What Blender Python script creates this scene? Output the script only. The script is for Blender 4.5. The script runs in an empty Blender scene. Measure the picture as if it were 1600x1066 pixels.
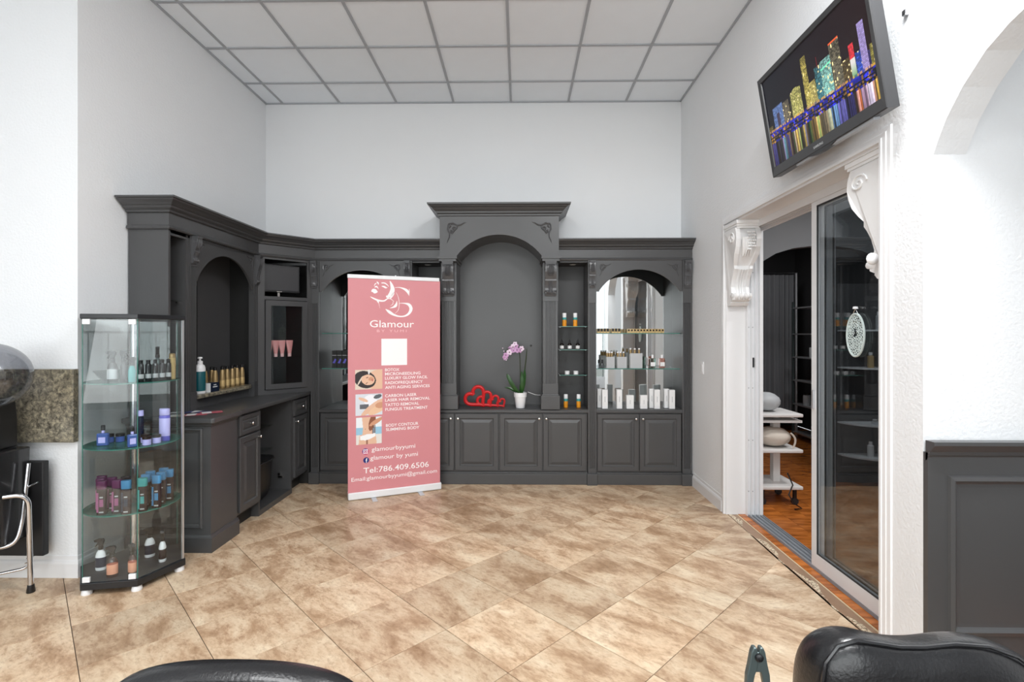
import bpy, bmesh, math, random
from math import sin, cos, pi, radians, sqrt
from mathutils import Matrix, Vector, noise
random.seed(7)
SC = bpy.context.scene
COL = SC.collection

# ------------------------------------------------------------------ camera, world, lights, exposure
cam_data = bpy.data.cameras.new('camera')
cam = bpy.data.objects.new('camera', cam_data); COL.objects.link(cam)
cam.location = (0, 0, 1.5)
cam.rotation_euler = (pi/2, 0, 0.0150)
cam_data.sensor_fit = 'HORIZONTAL'; cam_data.sensor_width = 36
cam_data.lens = 36*787/1600
cam_data.shift_y = -12/1600
cam_data.clip_start = 0.05
SC.camera = cam

world = bpy.data.worlds.new('sky'); SC.world = world; world.use_nodes = True
bg = world.node_tree.nodes['Background']
bg.inputs['Color'].default_value = (0.93, 0.96, 1.0, 1); bg.inputs['Strength'].default_value = 1.6

def area(name, loc, rot, sx, sy, power, color=(1, 1, 1)):
    l = bpy.data.lights.new(name, 'AREA'); l.shape = 'RECTANGLE'; l.size = sx; l.size_y = sy
    l.energy = power; l.color = color
    o = bpy.data.objects.new(name, l); COL.objects.link(o); o.location = loc; o.rotation_euler = rot
    return o
# daylight through the shop front behind the camera, plus unseen fill lights added under the salon ceiling
area('window_daylight', (-1.2, -3.05, 1.6), (radians(112), 0, 0), 6.4, 2.4, 125, (0.99, 0.995, 1.0))
for lx, ly, pw in ((-3.6, -0.2, 10), (-1.2, 0.4, 44), (1.05, 1.45, 90), (-1.0, -2.0, 34), (-3.4, -2.0, 22), (0.9, -1.4, 50)):
    area('ceiling_fill_light', (lx, ly, 3.93), (0, 0, 0), 1.15, 0.55, pw, (0.985, 0.995, 1.0))
area('inner_room_fill', (3.1, 3.7, 2.95), (0, 0, 0), 0.5, 0.3, 32)  # added to brighten the room behind the door glass, no lamp seen
area('inner_back_fill', (3.3, 6.6, 2.95), (0, 0, 0), 0.4, 0.3, 9)  # added to lift the curtain beyond the inner arch, no lamp seen
area('ceiling_fill_light_right', (3.3, -0.4, 3.93), (0, 0, 0), 1.15, 0.55, 9)  # added weak fill over the right side, no fixture there

vs = SC.view_settings
vs.view_transform = 'Standard'; vs.look = 'None'; vs.gamma = 1; vs.exposure = 0.16
vs.use_curve_mapping = False

# ------------------------------------------------------------------ materials
def lin(c):
    return tuple(((v/255)/12.92 if v/255 <= 0.04045 else ((v/255+0.055)/1.055)**2.4) for v in c)
MATS = {}
def mat(name, rgb=(128, 128, 128), rough=0.5, metal=0.0, var=0.04, scale=6.0, bump=0.0, bscale=60.0, spec=0.5, emit=None, estr=1.0, coat=0.0):
    m = bpy.data.materials.new(name); m.use_nodes = True
    nt = m.node_tree; N = nt.nodes; L = nt.links; p = N['Principled BSDF']
    c = lin(rgb)
    tc = N.new('ShaderNodeTexCoord')
    if var > 0:
        nz = N.new('ShaderNodeTexNoise'); nz.inputs['Scale'].default_value = scale; nz.inputs['Detail'].default_value = 3
        L.new(tc.outputs['Object'], nz.inputs['Vector'])
        mx = N.new('ShaderNodeMix'); mx.data_type = 'RGBA'
        mx.inputs[6].default_value = (*[v*(1-var) for v in c], 1); mx.inputs[7].default_value = (*[min(1, v*(1+var)) for v in c], 1)
        L.new(nz.outputs['Fac'], mx.inputs[0]); L.new(mx.outputs[2], p.inputs['Base Color'])
    else:
        p.inputs['Base Color'].default_value = (*c, 1)
    p.inputs['Roughness'].default_value = rough; p.inputs['Metallic'].default_value = metal
    p.inputs['Specular IOR Level'].default_value = spec
    p.inputs['Coat Weight'].default_value = coat
    if bump > 0:
        nb = N.new('ShaderNodeTexNoise'); nb.inputs['Scale'].default_value = bscale; nb.inputs['Detail'].default_value = 4
        L.new(tc.outputs['Object'], nb.inputs['Vector'])
        b = N.new('ShaderNodeBump'); b.inputs['Strength'].default_value = bump; b.inputs['Distance'].default_value = 0.01
        L.new(nb.outputs['Fac'], b.inputs['Height']); L.new(b.outputs['Normal'], p.inputs['Normal'])
    if emit:
        p.inputs['Emission Color'].default_value = (*lin(emit), 1); p.inputs['Emission Strength'].default_value = estr
    MATS[name] = m
    return m

def glass(name, tint=(235, 245, 242), base=0.045, grazing=0.9, rough=0.0):
    m = bpy.data.materials.new(name); m.use_nodes = True
    nt = m.node_tree; N = nt.nodes; L = nt.links
    N.remove(N['Principled BSDF']); out = N['Material Output']
    tr = N.new('ShaderNodeBsdfTransparent'); tr.inputs['Color'].default_value = (*lin(tint), 1)
    gl = N.new('ShaderNodeBsdfGlossy'); gl.inputs['Roughness'].default_value = rough
    lw = N.new('ShaderNodeLayerWeight'); lw.inputs['Blend'].default_value = 0.5
    pw = N.new('ShaderNodeMath'); pw.operation = 'POWER'; pw.inputs[1].default_value = 4.0
    ma = N.new('ShaderNodeMath'); ma.operation = 'MULTIPLY_ADD'; ma.inputs[1].default_value = grazing; ma.inputs[2].default_value = base
    mx = N.new('ShaderNodeMixShader')
    L.new(lw.outputs['Facing'], pw.inputs[0]); L.new(pw.outputs[0], ma.inputs[0]); L.new(ma.outputs[0], mx.inputs[0])
    L.new(tr.outputs[0], mx.inputs[1]); L.new(gl.outputs[0], mx.inputs[2]); L.new(mx.outputs[0], out.inputs[0])
    MATS[name] = m
    return m

def attrmat(name, emit=0.0, rough=0.4):
    m = bpy.data.materials.new(name); m.use_nodes = True
    N = m.node_tree.nodes; L = m.node_tree.links; p = N['Principled BSDF']
    a = N.new('ShaderNodeAttribute'); a.attribute_name = 'Col'
    if emit == 0: L.new(a.outputs['Color'], p.inputs['Base Color'])
    p.inputs['Roughness'].default_value = rough
    if emit > 0:
        p.inputs['Base Color'].default_value = (0.004, 0.004, 0.005, 1); p.inputs['Specular IOR Level'].default_value = 0.25
        L.new(a.outputs['Color'], p.inputs['Emission Color']); p.inputs['Emission Strength'].default_value = emit
    MATS[name] = m
    return m

mat('wall_paint', (232, 234, 236), 0.7, bump=0.25, bscale=70, var=0.01)
mat('wall_smooth', (228, 230, 232), 0.6, var=0.01)
mat('white_trim', (226, 226, 227), 0.35, var=0.01)
mat('plaster_white', (232, 232, 232), 0.5, var=0.02)
mat('ceiling_panel', (240, 246, 252), 0.85, bump=0.15, bscale=220, var=0.02)
mat('grid_bar', (168, 172, 178), 0.5)
mat('cabinet_paint', (72, 72, 73), 0.33, var=0.05, scale=2.5)
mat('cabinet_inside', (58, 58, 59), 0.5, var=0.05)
mat('carving_paint', (80, 80, 82), 0.22, var=0.05, scale=30)
mat('toe_kick', (30, 30, 30), 0.6)
mat('mirror', (225, 228, 228), 0.02, metal=1.0, var=0)
mat('chrome', (215, 215, 218), 0.12, metal=1.0, var=0)
mat('alu', (200, 201, 204), 0.32, metal=0.75, var=0.02)
mat('alu_light', (230, 231, 233), 0.4, metal=0.08, var=0.02)
mat('nickel', (210, 208, 204), 0.22, metal=1.0, var=0)
mat('black_plastic', (22, 22, 24), 0.35)
mat('tv_bezel', (52, 52, 54), 0.3, var=0.05)
mat('black_leather', (26, 26, 28), 0.28, bump=0.12, bscale=160, coat=0.15)
mat('black_satin', (34, 34, 36), 0.22, coat=0.3)
mat('dark_screen', (66, 66, 68), 0.25)
mat('pink_vinyl', (210, 136, 142), 0.45, var=0.02)
mat('white_print', (250, 244, 244), 0.5, var=0)
mat('pale_print', (238, 190, 195), 0.5, var=0)
mat('white_plastic', (236, 236, 238), 0.35, var=0.01)
mat('card_white', (226, 226, 226), 0.6, var=0.02)
mat('card_grey', (176, 178, 180), 0.5, var=0.03)
mat('gold', (168, 142, 100), 0.3, metal=0.5)
mat('gold_label', (200, 172, 120), 0.4, metal=0.3)
mat('red_gloss', (196, 14, 20), 0.5)
mat('leaf', (32, 74, 26), 0.35, var=0.25, scale=20)
mat('stem', (48, 58, 34), 0.5)
mat('petal', (196, 150, 190), 0.5, var=0.2, scale=40)
mat('petal_light', (232, 210, 228), 0.5, var=0.1, scale=40)
mat('soil', (60, 45, 32), 0.9)
mat('orange_print', (232, 150, 36), 0.4, var=0.3, scale=40)
mat('teal_print', (60, 150, 150), 0.4)
mat('teal_dark', (12, 84, 92), 0.35)
mat('plum', (84, 20, 70), 0.35)
mat('navy', (14, 28, 52), 0.4)
mat('amber_dark', (26, 18, 16), 0.2)
mat('purple_clear', (104, 98, 200), 0.15, var=0.1)
mat('blue_clear', (66, 92, 160), 0.15, var=0.15, scale=30)
mat('lilac', (196, 190, 246), 0.25)
mat('aqua_print', (66, 128, 172), 0.35)
mat('magenta_print', (146, 76, 118), 0.35)
mat('peach', (226, 160, 132), 0.25)
mat('dark_brown', (44, 32, 34), 0.25)
mat('rose_tube', (226, 150, 152), 0.35)
mat('curtain', (130, 132, 136), 0.8, var=0.1)
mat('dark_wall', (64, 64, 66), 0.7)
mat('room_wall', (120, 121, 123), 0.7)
mat('trolley_white', (220, 218, 216), 0.45)
mat('cloth_beige', (206, 196, 184), 0.9, bump=0.3, bscale=40)
mat('iron_grey', (92, 104, 104), 0.35, metal=0.6)
mat('lace_white', (196, 208, 206), 0.35)
mat('lamp_diffuser', (250, 250, 250), 0.4, emit=(255, 255, 255), estr=1.5)
mat('puck_glow', (200, 200, 196), 0.4)
mat('bluegreen_edge', (60, 120, 108), 0.15)
mat('mat_black', (30, 30, 32), 0.55)
mat('showcase_black', (30, 31, 34), 0.3)
mat('showcase_floor', (58, 58, 60), 0.5)
mat('brochure_red', (188, 92, 104), 0.4, var=0.4, scale=30)
mat('brochure_blue', (70, 76, 120), 0.4, var=0.4, scale=30)
mat('brochure_cream', (222, 212, 196), 0.4, var=0.1, scale=30)
mat('gasket', (40, 42, 44), 0.5)
mat('dark_track', (150, 154, 160), 0.4, metal=0.3)
mat('ground', (150, 150, 145), 0.9)
glass('pane_glass', (249, 252, 251), 0.05, 0.9)
glass('showcase_glass', (250, 253, 253), 0.05, 0.7)
glass('door_glass', (238, 240, 241), 0.06, 0.9)
glass('smoke_dome', (205, 206, 210), 0.08, 0.8)
glass('clear_plastic', (205, 205, 208), 0.08, 0.7, 0.1)
glass('pink_clear', (244, 208, 198), 0.08, 0.6, 0.05)
glass('aqua_clear', (204, 226, 220), 0.08, 0.6, 0.05)
attrmat('screen_picture', emit=1.05, rough=0.25)
attrmat('printed_picture', emit=0.0, rough=0.45)

def tile_material():
    m = bpy.data.materials.new('stone_tile'); m.use_nodes = True
    N = m.node_tree.nodes; L = m.node_tree.links; p = N['Principled BSDF']
    tc = N.new('ShaderNodeTexCoord'); oi = N.new('ShaderNodeObjectInfo')
    off = N.new('ShaderNodeVectorMath'); off.operation = 'SCALE'; off.inputs[0].default_value = (37.0, 53.0, 11.0)
    L.new(oi.outputs['Random'], off.inputs['Scale'])
    add = N.new('ShaderNodeVectorMath'); add.operation = 'ADD'
    L.new(tc.outputs['Object'], add.inputs[0]); L.new(off.outputs[0], add.inputs[1])
    mp = N.new('ShaderNodeMapping'); mp.inputs['Rotation'].default_value = (0, 0, radians(-20)); mp.inputs['Scale'].default_value = (1.0, 1.9, 1.0)
    L.new(add.outputs[0], mp.inputs['Vector'])
    n1 = N.new('ShaderNodeTexNoise'); n1.inputs['Scale'].default_value = 3.0; n1.inputs['Detail'].default_value = 12; n1.inputs['Roughness'].default_value = 0.72; n1.inputs['Distortion'].default_value = 0.25
    L.new(mp.outputs[0], n1.inputs['Vector'])
    r1 = N.new('ShaderNodeValToRGB'); e = r1.color_ramp.elements
    e[0].position = 0.33; e[0].color = (*lin((158, 128, 98)), 1)
    e[1].position = 0.65; e[1].color = (*lin((226, 210, 184)), 1)
    a = e.new(0.44); a.color = (*lin((182, 154, 126)), 1)
    a = e.new(0.51); a.color = (*lin((206, 182, 154)), 1)
    L.new(n1.outputs['Fac'], r1.inputs[0])
    n2 = N.new('ShaderNodeTexNoise'); n2.inputs['Scale'].default_value = 26; n2.inputs['Detail'].default_value = 8; n2.inputs['Roughness'].default_value = 0.7
    L.new(mp.outputs[0], n2.inputs['Vector'])
    r2 = N.new('ShaderNodeValToRGB'); e = r2.color_ramp.elements
    e[0].position = 0.33; e[0].color = (0.58, 0.48, 0.42, 1); e[1].position = 0.50; e[1].color = (1, 1, 1, 1)
    L.new(n2.outputs['Fac'], r2.inputs[0])
    mul = N.new('ShaderNodeMix'); mul.data_type = 'RGBA'; mul.blend_type = 'MULTIPLY'; mul.inputs[0].default_value = 0.62
    L.new(r1.outputs[0], mul.inputs[6]); L.new(r2.outputs[0], mul.inputs[7])
    # a warm rosy drift and a brightness of its own for each tile
    n3 = N.new('ShaderNodeTexNoise'); n3.inputs['Scale'].default_value = 5; n3.inputs['Detail'].default_value = 4
    L.new(add.outputs[0], n3.inputs['Vector'])
    mix2 = N.new('ShaderNodeMix'); mix2.data_type = 'RGBA'; mix2.blend_type = 'MULTIPLY'
    mix2.inputs[7].default_value = (1.0, 0.93, 0.87, 1)
    L.new(n3.outputs['Fac'], mix2.inputs[0]); L.new(mul.outputs[2], mix2.inputs[6])
    hs = N.new('ShaderNodeHueSaturation'); mr = N.new('ShaderNodeMapRange')
    mr.inputs['To Min'].default_value = 0.86; mr.inputs['To Max'].default_value = 1.10
    L.new(oi.outputs['Random'], mr.inputs['Value']); L.new(mr.outputs[0], hs.inputs['Value']); L.new(mix2.outputs[2], hs.inputs['Color'])
    L.new(hs.outputs[0], p.inputs['Base Color'])
    p.inputs['Roughness'].default_value = 0.36; p.inputs['Specular IOR Level'].default_value = 0.4
    b = N.new('ShaderNodeBump'); b.inputs['Strength'].default_value = 0.12; b.inputs['Distance'].default_value = 0.004
    L.new(n2.outputs['Fac'], b.inputs['Height']); L.new(b.outputs[0], p.inputs['Normal'])
    MATS['stone_tile'] = m
tile_material()

def wood_material():
    m = bpy.data.materials.new('wood_plank'); m.use_nodes = True
    N = m.node_tree.nodes; L = m.node_tree.links; p = N['Principled BSDF']
    tc = N.new('ShaderNodeTexCoord'); oi = N.new('ShaderNodeObjectInfo')
    off = N.new('ShaderNodeVectorMath'); off.operation = 'SCALE'; off.inputs[0].default_value = (17.0, 23.0, 5.0)
    L.new(oi.outputs['Random'], off.inputs['Scale'])
    add = N.new('ShaderNodeVectorMath'); L.new(tc.outputs['Object'], add.inputs[0]); L.new(off.outputs[0], add.inputs[1])
    mp = N.new('ShaderNodeMapping'); mp.inputs['Scale'].default_value = (2.0, 9.0, 4.0); L.new(add.outputs[0], mp.inputs['Vector'])
    n = N.new('ShaderNodeTexNoise'); n.inputs['Scale'].default_value = 2.2; n.inputs['Detail'].default_value = 7; n.inputs['Distortion'].default_value = 0.6
    L.new(mp.outputs[0], n.inputs['Vector'])
    r = N.new('ShaderNodeValToRGB'); e = r.color_ramp.elements
    e[0].position = 0.3; e[0].color = (*lin((128, 66, 20)), 1); e[1].position = 0.7; e[1].color = (*lin((206, 122, 52)), 1)
    L.new(n.outputs['Fac'], r.inputs[0]); L.new(r.outputs[0], p.inputs['Base Color'])
    p.inputs['Roughness'].default_value = 0.25
    MATS['wood_plank'] = m
wood_material()

def granite_material():
    m = bpy.data.materials.new('granite'); m.use_nodes = True
    N = m.node_tree.nodes; L = m.node_tree.links; p = N['Principled BSDF']
    tc = N.new('ShaderNodeTexCoord')
    n = N.new('ShaderNodeTexNoise'); n.inputs['Scale'].default_value = 34; n.inputs['Detail'].default_value = 10; n.inputs['Roughness'].default_value = 0.8; n.inputs['Distortion'].default_value = 0.5
    L.new(tc.outputs['Object'], n.inputs['Vector'])
    r = N.new('ShaderNodeValToRGB'); e = r.color_ramp.elements
    e[0].position = 0.36; e[0].color = (*lin((50, 46, 40)), 1); e[1].position = 0.66; e[1].color = (*lin((206, 198, 172)), 1)
    a = e.new(0.5); a.color = (*lin((134, 130, 118)), 1)
    L.new(n.outputs['Fac'], r.inputs[0])
    n2 = N.new('ShaderNodeTexNoise'); n2.inputs['Scale'].default_value = 5; n2.inputs['Detail'].default_value = 3
    L.new(tc.outputs['Object'], n2.inputs['Vector'])
    mx = N.new('ShaderNodeMix'); mx.data_type = 'RGBA'; mx.blend_type = 'MULTIPLY'; mx.inputs[7].default_value = (0.66, 0.58, 0.46, 1)
    L.new(n2.outputs['Fac'], mx.inputs[0]); L.new(r.outputs[0], mx.inputs[6]); L.new(mx.outputs[2], p.inputs['Base Color'])
    p.inputs['Roughness'].default_value = 0.3
    MATS['granite'] = m
granite_material()

def band_material():
    # broken-mosaic border between the tiles and the wooden sill
    m = bpy.data.materials.new('mosaic_cream'); m.use_nodes = True
    N = m.node_tree.nodes; L = m.node_tree.links; p = N['Principled BSDF']
    tc = N.new('ShaderNodeTexCoord'); v = N.new('ShaderNodeTexVoronoi'); v.feature = 'DISTANCE_TO_EDGE'; v.inputs['Scale'].default_value = 55
    L.new(tc.outputs['Object'], v.inputs['Vector'])
    r = N.new('ShaderNodeValToRGB'); e = r.color_ramp.elements
    e[0].position = 0.05; e[0].color = (*lin((120, 96, 74)), 1); e[1].position = 0.12; e[1].color = (*lin((224, 208, 180)), 1)
    L.new(v.outputs['Distance'], r.inputs[0]); L.new(r.outputs[0], p.inputs['Base Color'])
    p.inputs['Roughness'].default_value = 0.4
    MATS['mosaic_cream'] = m
band_material()
mat('border_brown', (150, 120, 96), 0.4, var=0.15, scale=30)
mat('border_line', (206, 184, 150), 0.4, var=0.1)
mat('grout', (84, 70, 58), 0.8)

# ------------------------------------------------------------------ mesh helper
ID = Matrix.Identity(4)
def TR(x, y, z, deg=0.0):
    return Matrix.Translation((x, y, z)) @ Matrix.Rotation(radians(deg), 4, 'Z')

class MB:
    def __init__(s, M=ID):
        s.v = []; s.f = []; s.mi = []; s.M = M; s.k = 0
    def add(s, vs_, fs):
        b = len(s.v); M = s.M
        s.v += [tuple(M @ Vector(p)) for p in vs_]
        s.f += [tuple(b+i for i in f) for f in fs]; s.mi += [s.k]*len(fs)
        return s
    def box(s, x0, x1, y0, y1, z0, z1):
        return s.add([(x0, y0, z0), (x1, y0, z0), (x1, y1, z0), (x0, y1, z0), (x0, y0, z1), (x1, y0, z1), (x1, y1, z1), (x0, y1, z1)],
                     [(0, 3, 2, 1), (4, 5, 6, 7), (0, 1, 5, 4), (1, 2, 6, 5), (2, 3, 7, 6), (3, 0, 4, 7)])
    def prism(s, poly, axis, a0, a1):
        n = len(poly)
        def P(p, a):
            return {'x': (a, p[0], p[1]), 'y': (p[0], a, p[1]), 'z': (p[0], p[1], a)}[axis]
        vs_ = [P(p, a0) for p in poly]+[P(p, a1) for p in poly]
        return s.add(vs_, [tuple(range(n))[::-1], tuple(range(n, 2*n))]+[(i, (i+1) % n, n+(i+1) % n, n+i) for i in range(n)])
    def loft(s, rings, cap=True, closed=True):
        n = len(rings[0]); vs_ = [p for r in rings for p in r]; fs = []
        for j in range(len(rings)-1):
            for i in range(n if closed else n-1):
                a = j*n+i; b = j*n+(i+1) % n
                fs.append((a, b, b+n, a+n))
        if cap:
            fs.append(tuple(range(n))[::-1]); fs.append(tuple(range((len(rings)-1)*n, len(rings)*n)))
        return s.add(vs_, fs)
    def lathe(s, prof, c=(0, 0, 0), seg=16, sx=1.0, sy=1.0):
        rings = [[(c[0]+max(r, 1e-5)*cos(2*pi*i/seg)*sx, c[1]+max(r, 1e-5)*sin(2*pi*i/seg)*sy, c[2]+z) for i in range(seg)] for r, z in prof]
        return s.loft(rings)
    def tube(s, path, r, seg=8, cap=True):
        P = [Vector(p) for p in path]; rings = []
        up = None
        for i, p in enumerate(P):
            t = (P[min(i+1, len(P)-1)]-P[max(i-1, 0)]).normalized()
            if up is None:
                up = Vector((0, 0, 1)) if abs(t.z) < 0.9 else Vector((1, 0, 0))
            a = t.cross(up).normalized(); up = a.cross(t).normalized()
            rr = r[i] if isinstance(r, (list, tuple)) else r
            rings.append([tuple(p+a*rr*cos(2*pi*k/seg)+up*rr*sin(2*pi*k/seg)) for k in range(seg)])
        return s.loft(rings, cap)
    def sphere(s, c, rx, ry=None, rz=None, seg=12, rg=8):
        ry = ry or rx; rz = rz or rx
        rings = [[(c[0]+rx*sin(pi*j/rg)*cos(2*pi*i/seg), c[1]+ry*sin(pi*j/rg)*sin(2*pi*i/seg), c[2]-rz*cos(pi*j/rg)) for i in range(seg)] for j in range(1, rg)]
        return s.loft(rings)
    def sweep(s, path, prof):
        """prof: closed list of (out, z); path in XY, outward is to the right of the direction of travel"""
        n = len(path); rings = []
        for i in range(n):
            p = Vector(path[i])
            d0 = (Vector(path[i])-Vector(path[i-1])).normalized() if i > 0 else None
            d1 = (Vector(path[i+1])-Vector(path[i])).normalized() if i < n-1 else None
            d0 = d0 or d1; d1 = d1 or d0
            n0 = Vector((d0.y, -d0.x)); n1 = Vector((d1.y, -d1.x))
            m = (n0+n1).normalized(); m = m/max(0.2, m.dot(n0))
            rings.append([(p.x+m.x*o, p.y+m.y*o, z) for o, z in prof])
        return s.loft(rings)
    def rects(s, x0, x1, z0, z1, steps):
        """nested rectangles (inset, y): a moulded panel front in the XZ plane"""
        rings = [[(x0+i, y, z0+i), (x1-i, y, z0+i), (x1-i, y, z1-i), (x0+i, y, z1-i)] for i, y in steps]
        return s.loft(rings)
    def disc_y(s, cx, cz, r, y0, y1, seg=16):
        return s.prism([(cx+r*cos(2*pi*i/seg), cz+r*sin(2*pi*i/seg)) for i in range(seg)], 'y', y0, y1)
    def build(s, name, m, parent=None, smooth=False, bevel=0.0, tags=None):
        me = bpy.data.meshes.new(name)
        me.from_pydata(s.v, [], s.f)
        for mm in (m if isinstance(m, (list, tuple)) else [m]):
            me.materials.append(MATS[mm])
        if max(s.mi, default=0) > 0:
            me.polygons.foreach_set('material_index', s.mi)
        bm = bmesh.new(); bm.from_mesh(me); bmesh.ops.recalc_face_normals(bm, faces=bm.faces); bm.to_mesh(me); bm.free()
        if smooth:
            me.polygons.foreach_set('use_smooth', [True]*len(me.polygons)); me.set_sharp_from_angle(angle=radians(38))
        me.update()
        o = bpy.data.objects.new(name, me); COL.objects.link(o)
        if parent is not None:
            o.parent = parent; o.matrix_parent_inverse = PW[parent.name].inverted()
        if bevel > 0:
            b = o.modifiers.new('bevel', 'BEVEL'); b.width = bevel; b.segments = 2; b.limit_method = 'ANGLE'
        if tags: tag(o, *tags)
        PW[o.name] = ID
        return o
PW = {}
def tag(o, label=None, cat=None, group=None, kind=None):
    if label: o['label'] = label
    if cat: o['category'] = cat
    if group: o['group'] = group
    if kind: o['kind'] = kind
    return o
def thing(name, loc, label, cat, group=None):
    o = bpy.data.objects.new(name, None); COL.objects.link(o); o.location = loc; o.empty_display_size = 0.1
    PW[o.name] = Matrix.Translation(loc)
    return tag(o, label, cat, group)
def struct(o):
    o['kind'] = 'structure'; return o
def copy_tree(src, loc, label=None, group=None, parent=None):
    c = src.copy(); COL.objects.link(c); c.location = loc
    if label: c['label'] = label
    if group: c['group'] = group
    for ch in src.children:
        d = ch.copy(); COL.objects.link(d); d.parent = c
        for g in ch.children:
            e = g.copy(); COL.objects.link(e); e.parent = d
    return c
def text_mesh(body, size, spacing=1.0, bold=0.0, depth=0.0005, align='LEFT'):
    cu = bpy.data.curves.new('lettering', 'FONT'); cu.body = body; cu.size = size; cu.extrude = depth
    cu.space_character = spacing; cu.offset = bold; cu.align_x = align; cu.resolution_u = 3
    o = bpy.data.objects.new('lettering_source', cu); COL.objects.link(o)
    bpy.context.view_layer.update()
    me = bpy.data.meshes.new_from_object(o.evaluated_get(bpy.context.evaluated_depsgraph_get()))
    bpy.data.objects.remove(o); bpy.data.curves.remove(cu)
    return me
def lettering(body, M, x, z, width, height, parent, m, bold=0.0, spacing=1.0, name='lettering', y=-0.0015):
    """text fitted to width x height (cap height) with its base line at z, standing in the XZ plane of frame M"""
    me = text_mesh(body, 1.0, spacing, bold)
    xs = [v.co.x for v in me.vertices]; ys = [v.co.y for v in me.vertices if v.co.y > -10]
    x0, x1 = min(xs), max(xs); cap = 0.72
    kx = width/(x1-x0); kz = height/cap
    for v in me.vertices:
        vx, vy, vz = v.co
        v.co = M @ Vector((x+(vx-x0)*kx, y+(0.0005 if vz < 0 else 0), z+vy*kz))
    me.materials.clear(); me.materials.append(MATS[m]); me.name = name
    o = bpy.data.objects.new(name, me); COL.objects.link(o); o.parent = parent; o.matrix_parent_inverse = PW[parent.name].inverted()
    PW[o.name] = ID
    return o
def paint_grid(name, m, M, x0, x1, z0, z1, y, nx, ny, fn, parent):
    vs_ = [tuple(M @ Vector((x0+(x1-x0)*i/nx, y, z0+(z1-z0)*j/ny))) for j in range(ny+1) for i in range(nx+1)]
    fs = [(j*(nx+1)+i, j*(nx+1)+i+1, (j+1)*(nx+1)+i+1, (j+1)*(nx+1)+i) for j in range(ny) for i in range(nx)]
    me = bpy.data.meshes.new(name); me.from_pydata(vs_, [], fs); me.materials.append(MATS[m])
    ca = me.color_attributes.new('Col', 'FLOAT_COLOR', 'CORNER')
    data = []
    for j in range(ny):
        for i in range(nx):
            c = fn((i+0.5)/nx, (j+0.5)/ny); data += [c[0], c[1], c[2], 1.0]*4
    ca.data.foreach_set('color', data)
    o = bpy.data.objects.new(name, me); COL.objects.link(o); o.parent = parent; o.matrix_parent_inverse = PW[parent.name].inverted()
    PW[o.name] = ID
    return o

ORD = ['first', 'second', 'third', 'fourth', 'fifth', 'sixth', 'seventh', 'eighth', 'ninth', 'tenth', 'eleventh', 'twelfth', 'thirteenth', 'fourteenth', 'fifteenth', 'sixteenth']
CEIL = 3.955; XL = -2.72; XR = 1.71; YB = 5.36; YF = 3.06; YN = 2.16

# ------------------------------------------------------------------ room shell
struct(MB().box(XL-0.1, XR+0.31, YB, YB+0.1, 0, CEIL).build('wall_back', 'wall_smooth'))
struct(MB().box(XL-0.1, XL, YF, YB, 0, CEIL).build('wall_left', 'wall_paint'))
struct(MB().box(-6.0, XL-0.1, YF, YF+0.1, 0, CEIL).build('wall_left_front', 'wall_paint'))
struct(MB().prism([(YN, 0), (2.40, 0), (2.40, 2.40), (4.21, 2.40), (4.21, 0), (YB, 0), (YB, CEIL), (YN, CEIL)], 'x', XR, XR+0.31).build('wall_right', 'wall_paint'))
struct(MB().box(XR+0.31, 4.6, YN, YN+0.1, 0, CEIL).build('wall_right_front', 'wall_paint'))
# arched wall that springs from the right front wall towards the camera
arch = [(2.16, 2.257), (2.135, 2.31), (2.095, 2.381), (2.02, 2.475), (1.92, 2.564), (1.83, 2.61), (1.749, 2.636), (1.6, 2.675), (1.41, 2.69), (1.2, 2.675), (1.0, 2.62), (0.85, 2.53), (0.72, 2.40), (0.66, 2.257)]
o = MB().prism(arch+[(0.66, 0), (0.3, 0), (0.3, CEIL), (2.16, CEIL)], 'x', 1.752, 1.889).build('wall_right_arch', 'wall_paint'); struct(o)
struct(MB().box(-6.1, -6.0, -3.2, YF+0.1, 0, CEIL).build('wall_left_outer', 'wall_paint'))
struct(MB().box(4.6, 4.7, -3.2, YN+0.1, 0, CEIL).build('wall_right_outer', 'wall_paint'))
# rear wall with the shop front window behind the camera
def ring_wall(name, y0, y1, X0, X1, Z1, hx0, hx1, hz0, hz1, m):
    mb = MB()
    mb.loft([[(X0, y, 0), (X1, y, 0), (X1, y, Z1), (X0, y, Z1)] for y in (y0, y1)], cap=False)
    mb.loft([[(hx0, y, hz0), (hx1, y, hz0), (hx1, y, hz1), (hx0, y, hz1)] for y in (y0, y1)], cap=False)
    for y in (y0, y1):
        mb.loft([[(X0, y, 0), (X1, y, 0), (X1, y, Z1), (X0, y, Z1)], [(hx0, y, hz0), (hx1, y, hz0), (hx1, y, hz1), (hx0, y, hz1)]], cap=False)
    return mb.build(name, m)
struct(ring_wall('wall_rear', -3.3, -3.2, -6.0, 4.6, CEIL, -5.2, 2.4, 0.25, 3.1, 'wall_paint'))
w1 = MB()
for x in (-5.17, -3.3, -1.4, 0.5, 2.37): w1.box(x-0.03, x+0.03, -3.28, -3.22, 0.25, 3.1)
w1.box(-5.2, 2.4, -3.28, -3.22, 0.25, 0.30); w1.box(-5.2, 2.4, -3.28, -3.22, 3.05, 3.1)
wf = bpy.data.objects.new('window_1', None); COL.objects.link(wf); wf.location = (-1.4, -3.25, 0.25); PW[wf.name] = Matrix.Translation(wf.location); struct(wf)
w1.build('window_frame', 'alu_light', wf)
for a, b in ((-5.14, -3.33), (-3.27, -1.43), (-1.37, 0.47), (0.53, 2.34)):
    MB().box(a, b, -3.252, -3.248, 0.30, 3.05).build('window_pane', 'pane_glass', wf)
struct(MB().box(-14, 12, -12, -3.3, -0.12, -0.02).build('ground_outside', 'ground'))
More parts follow.
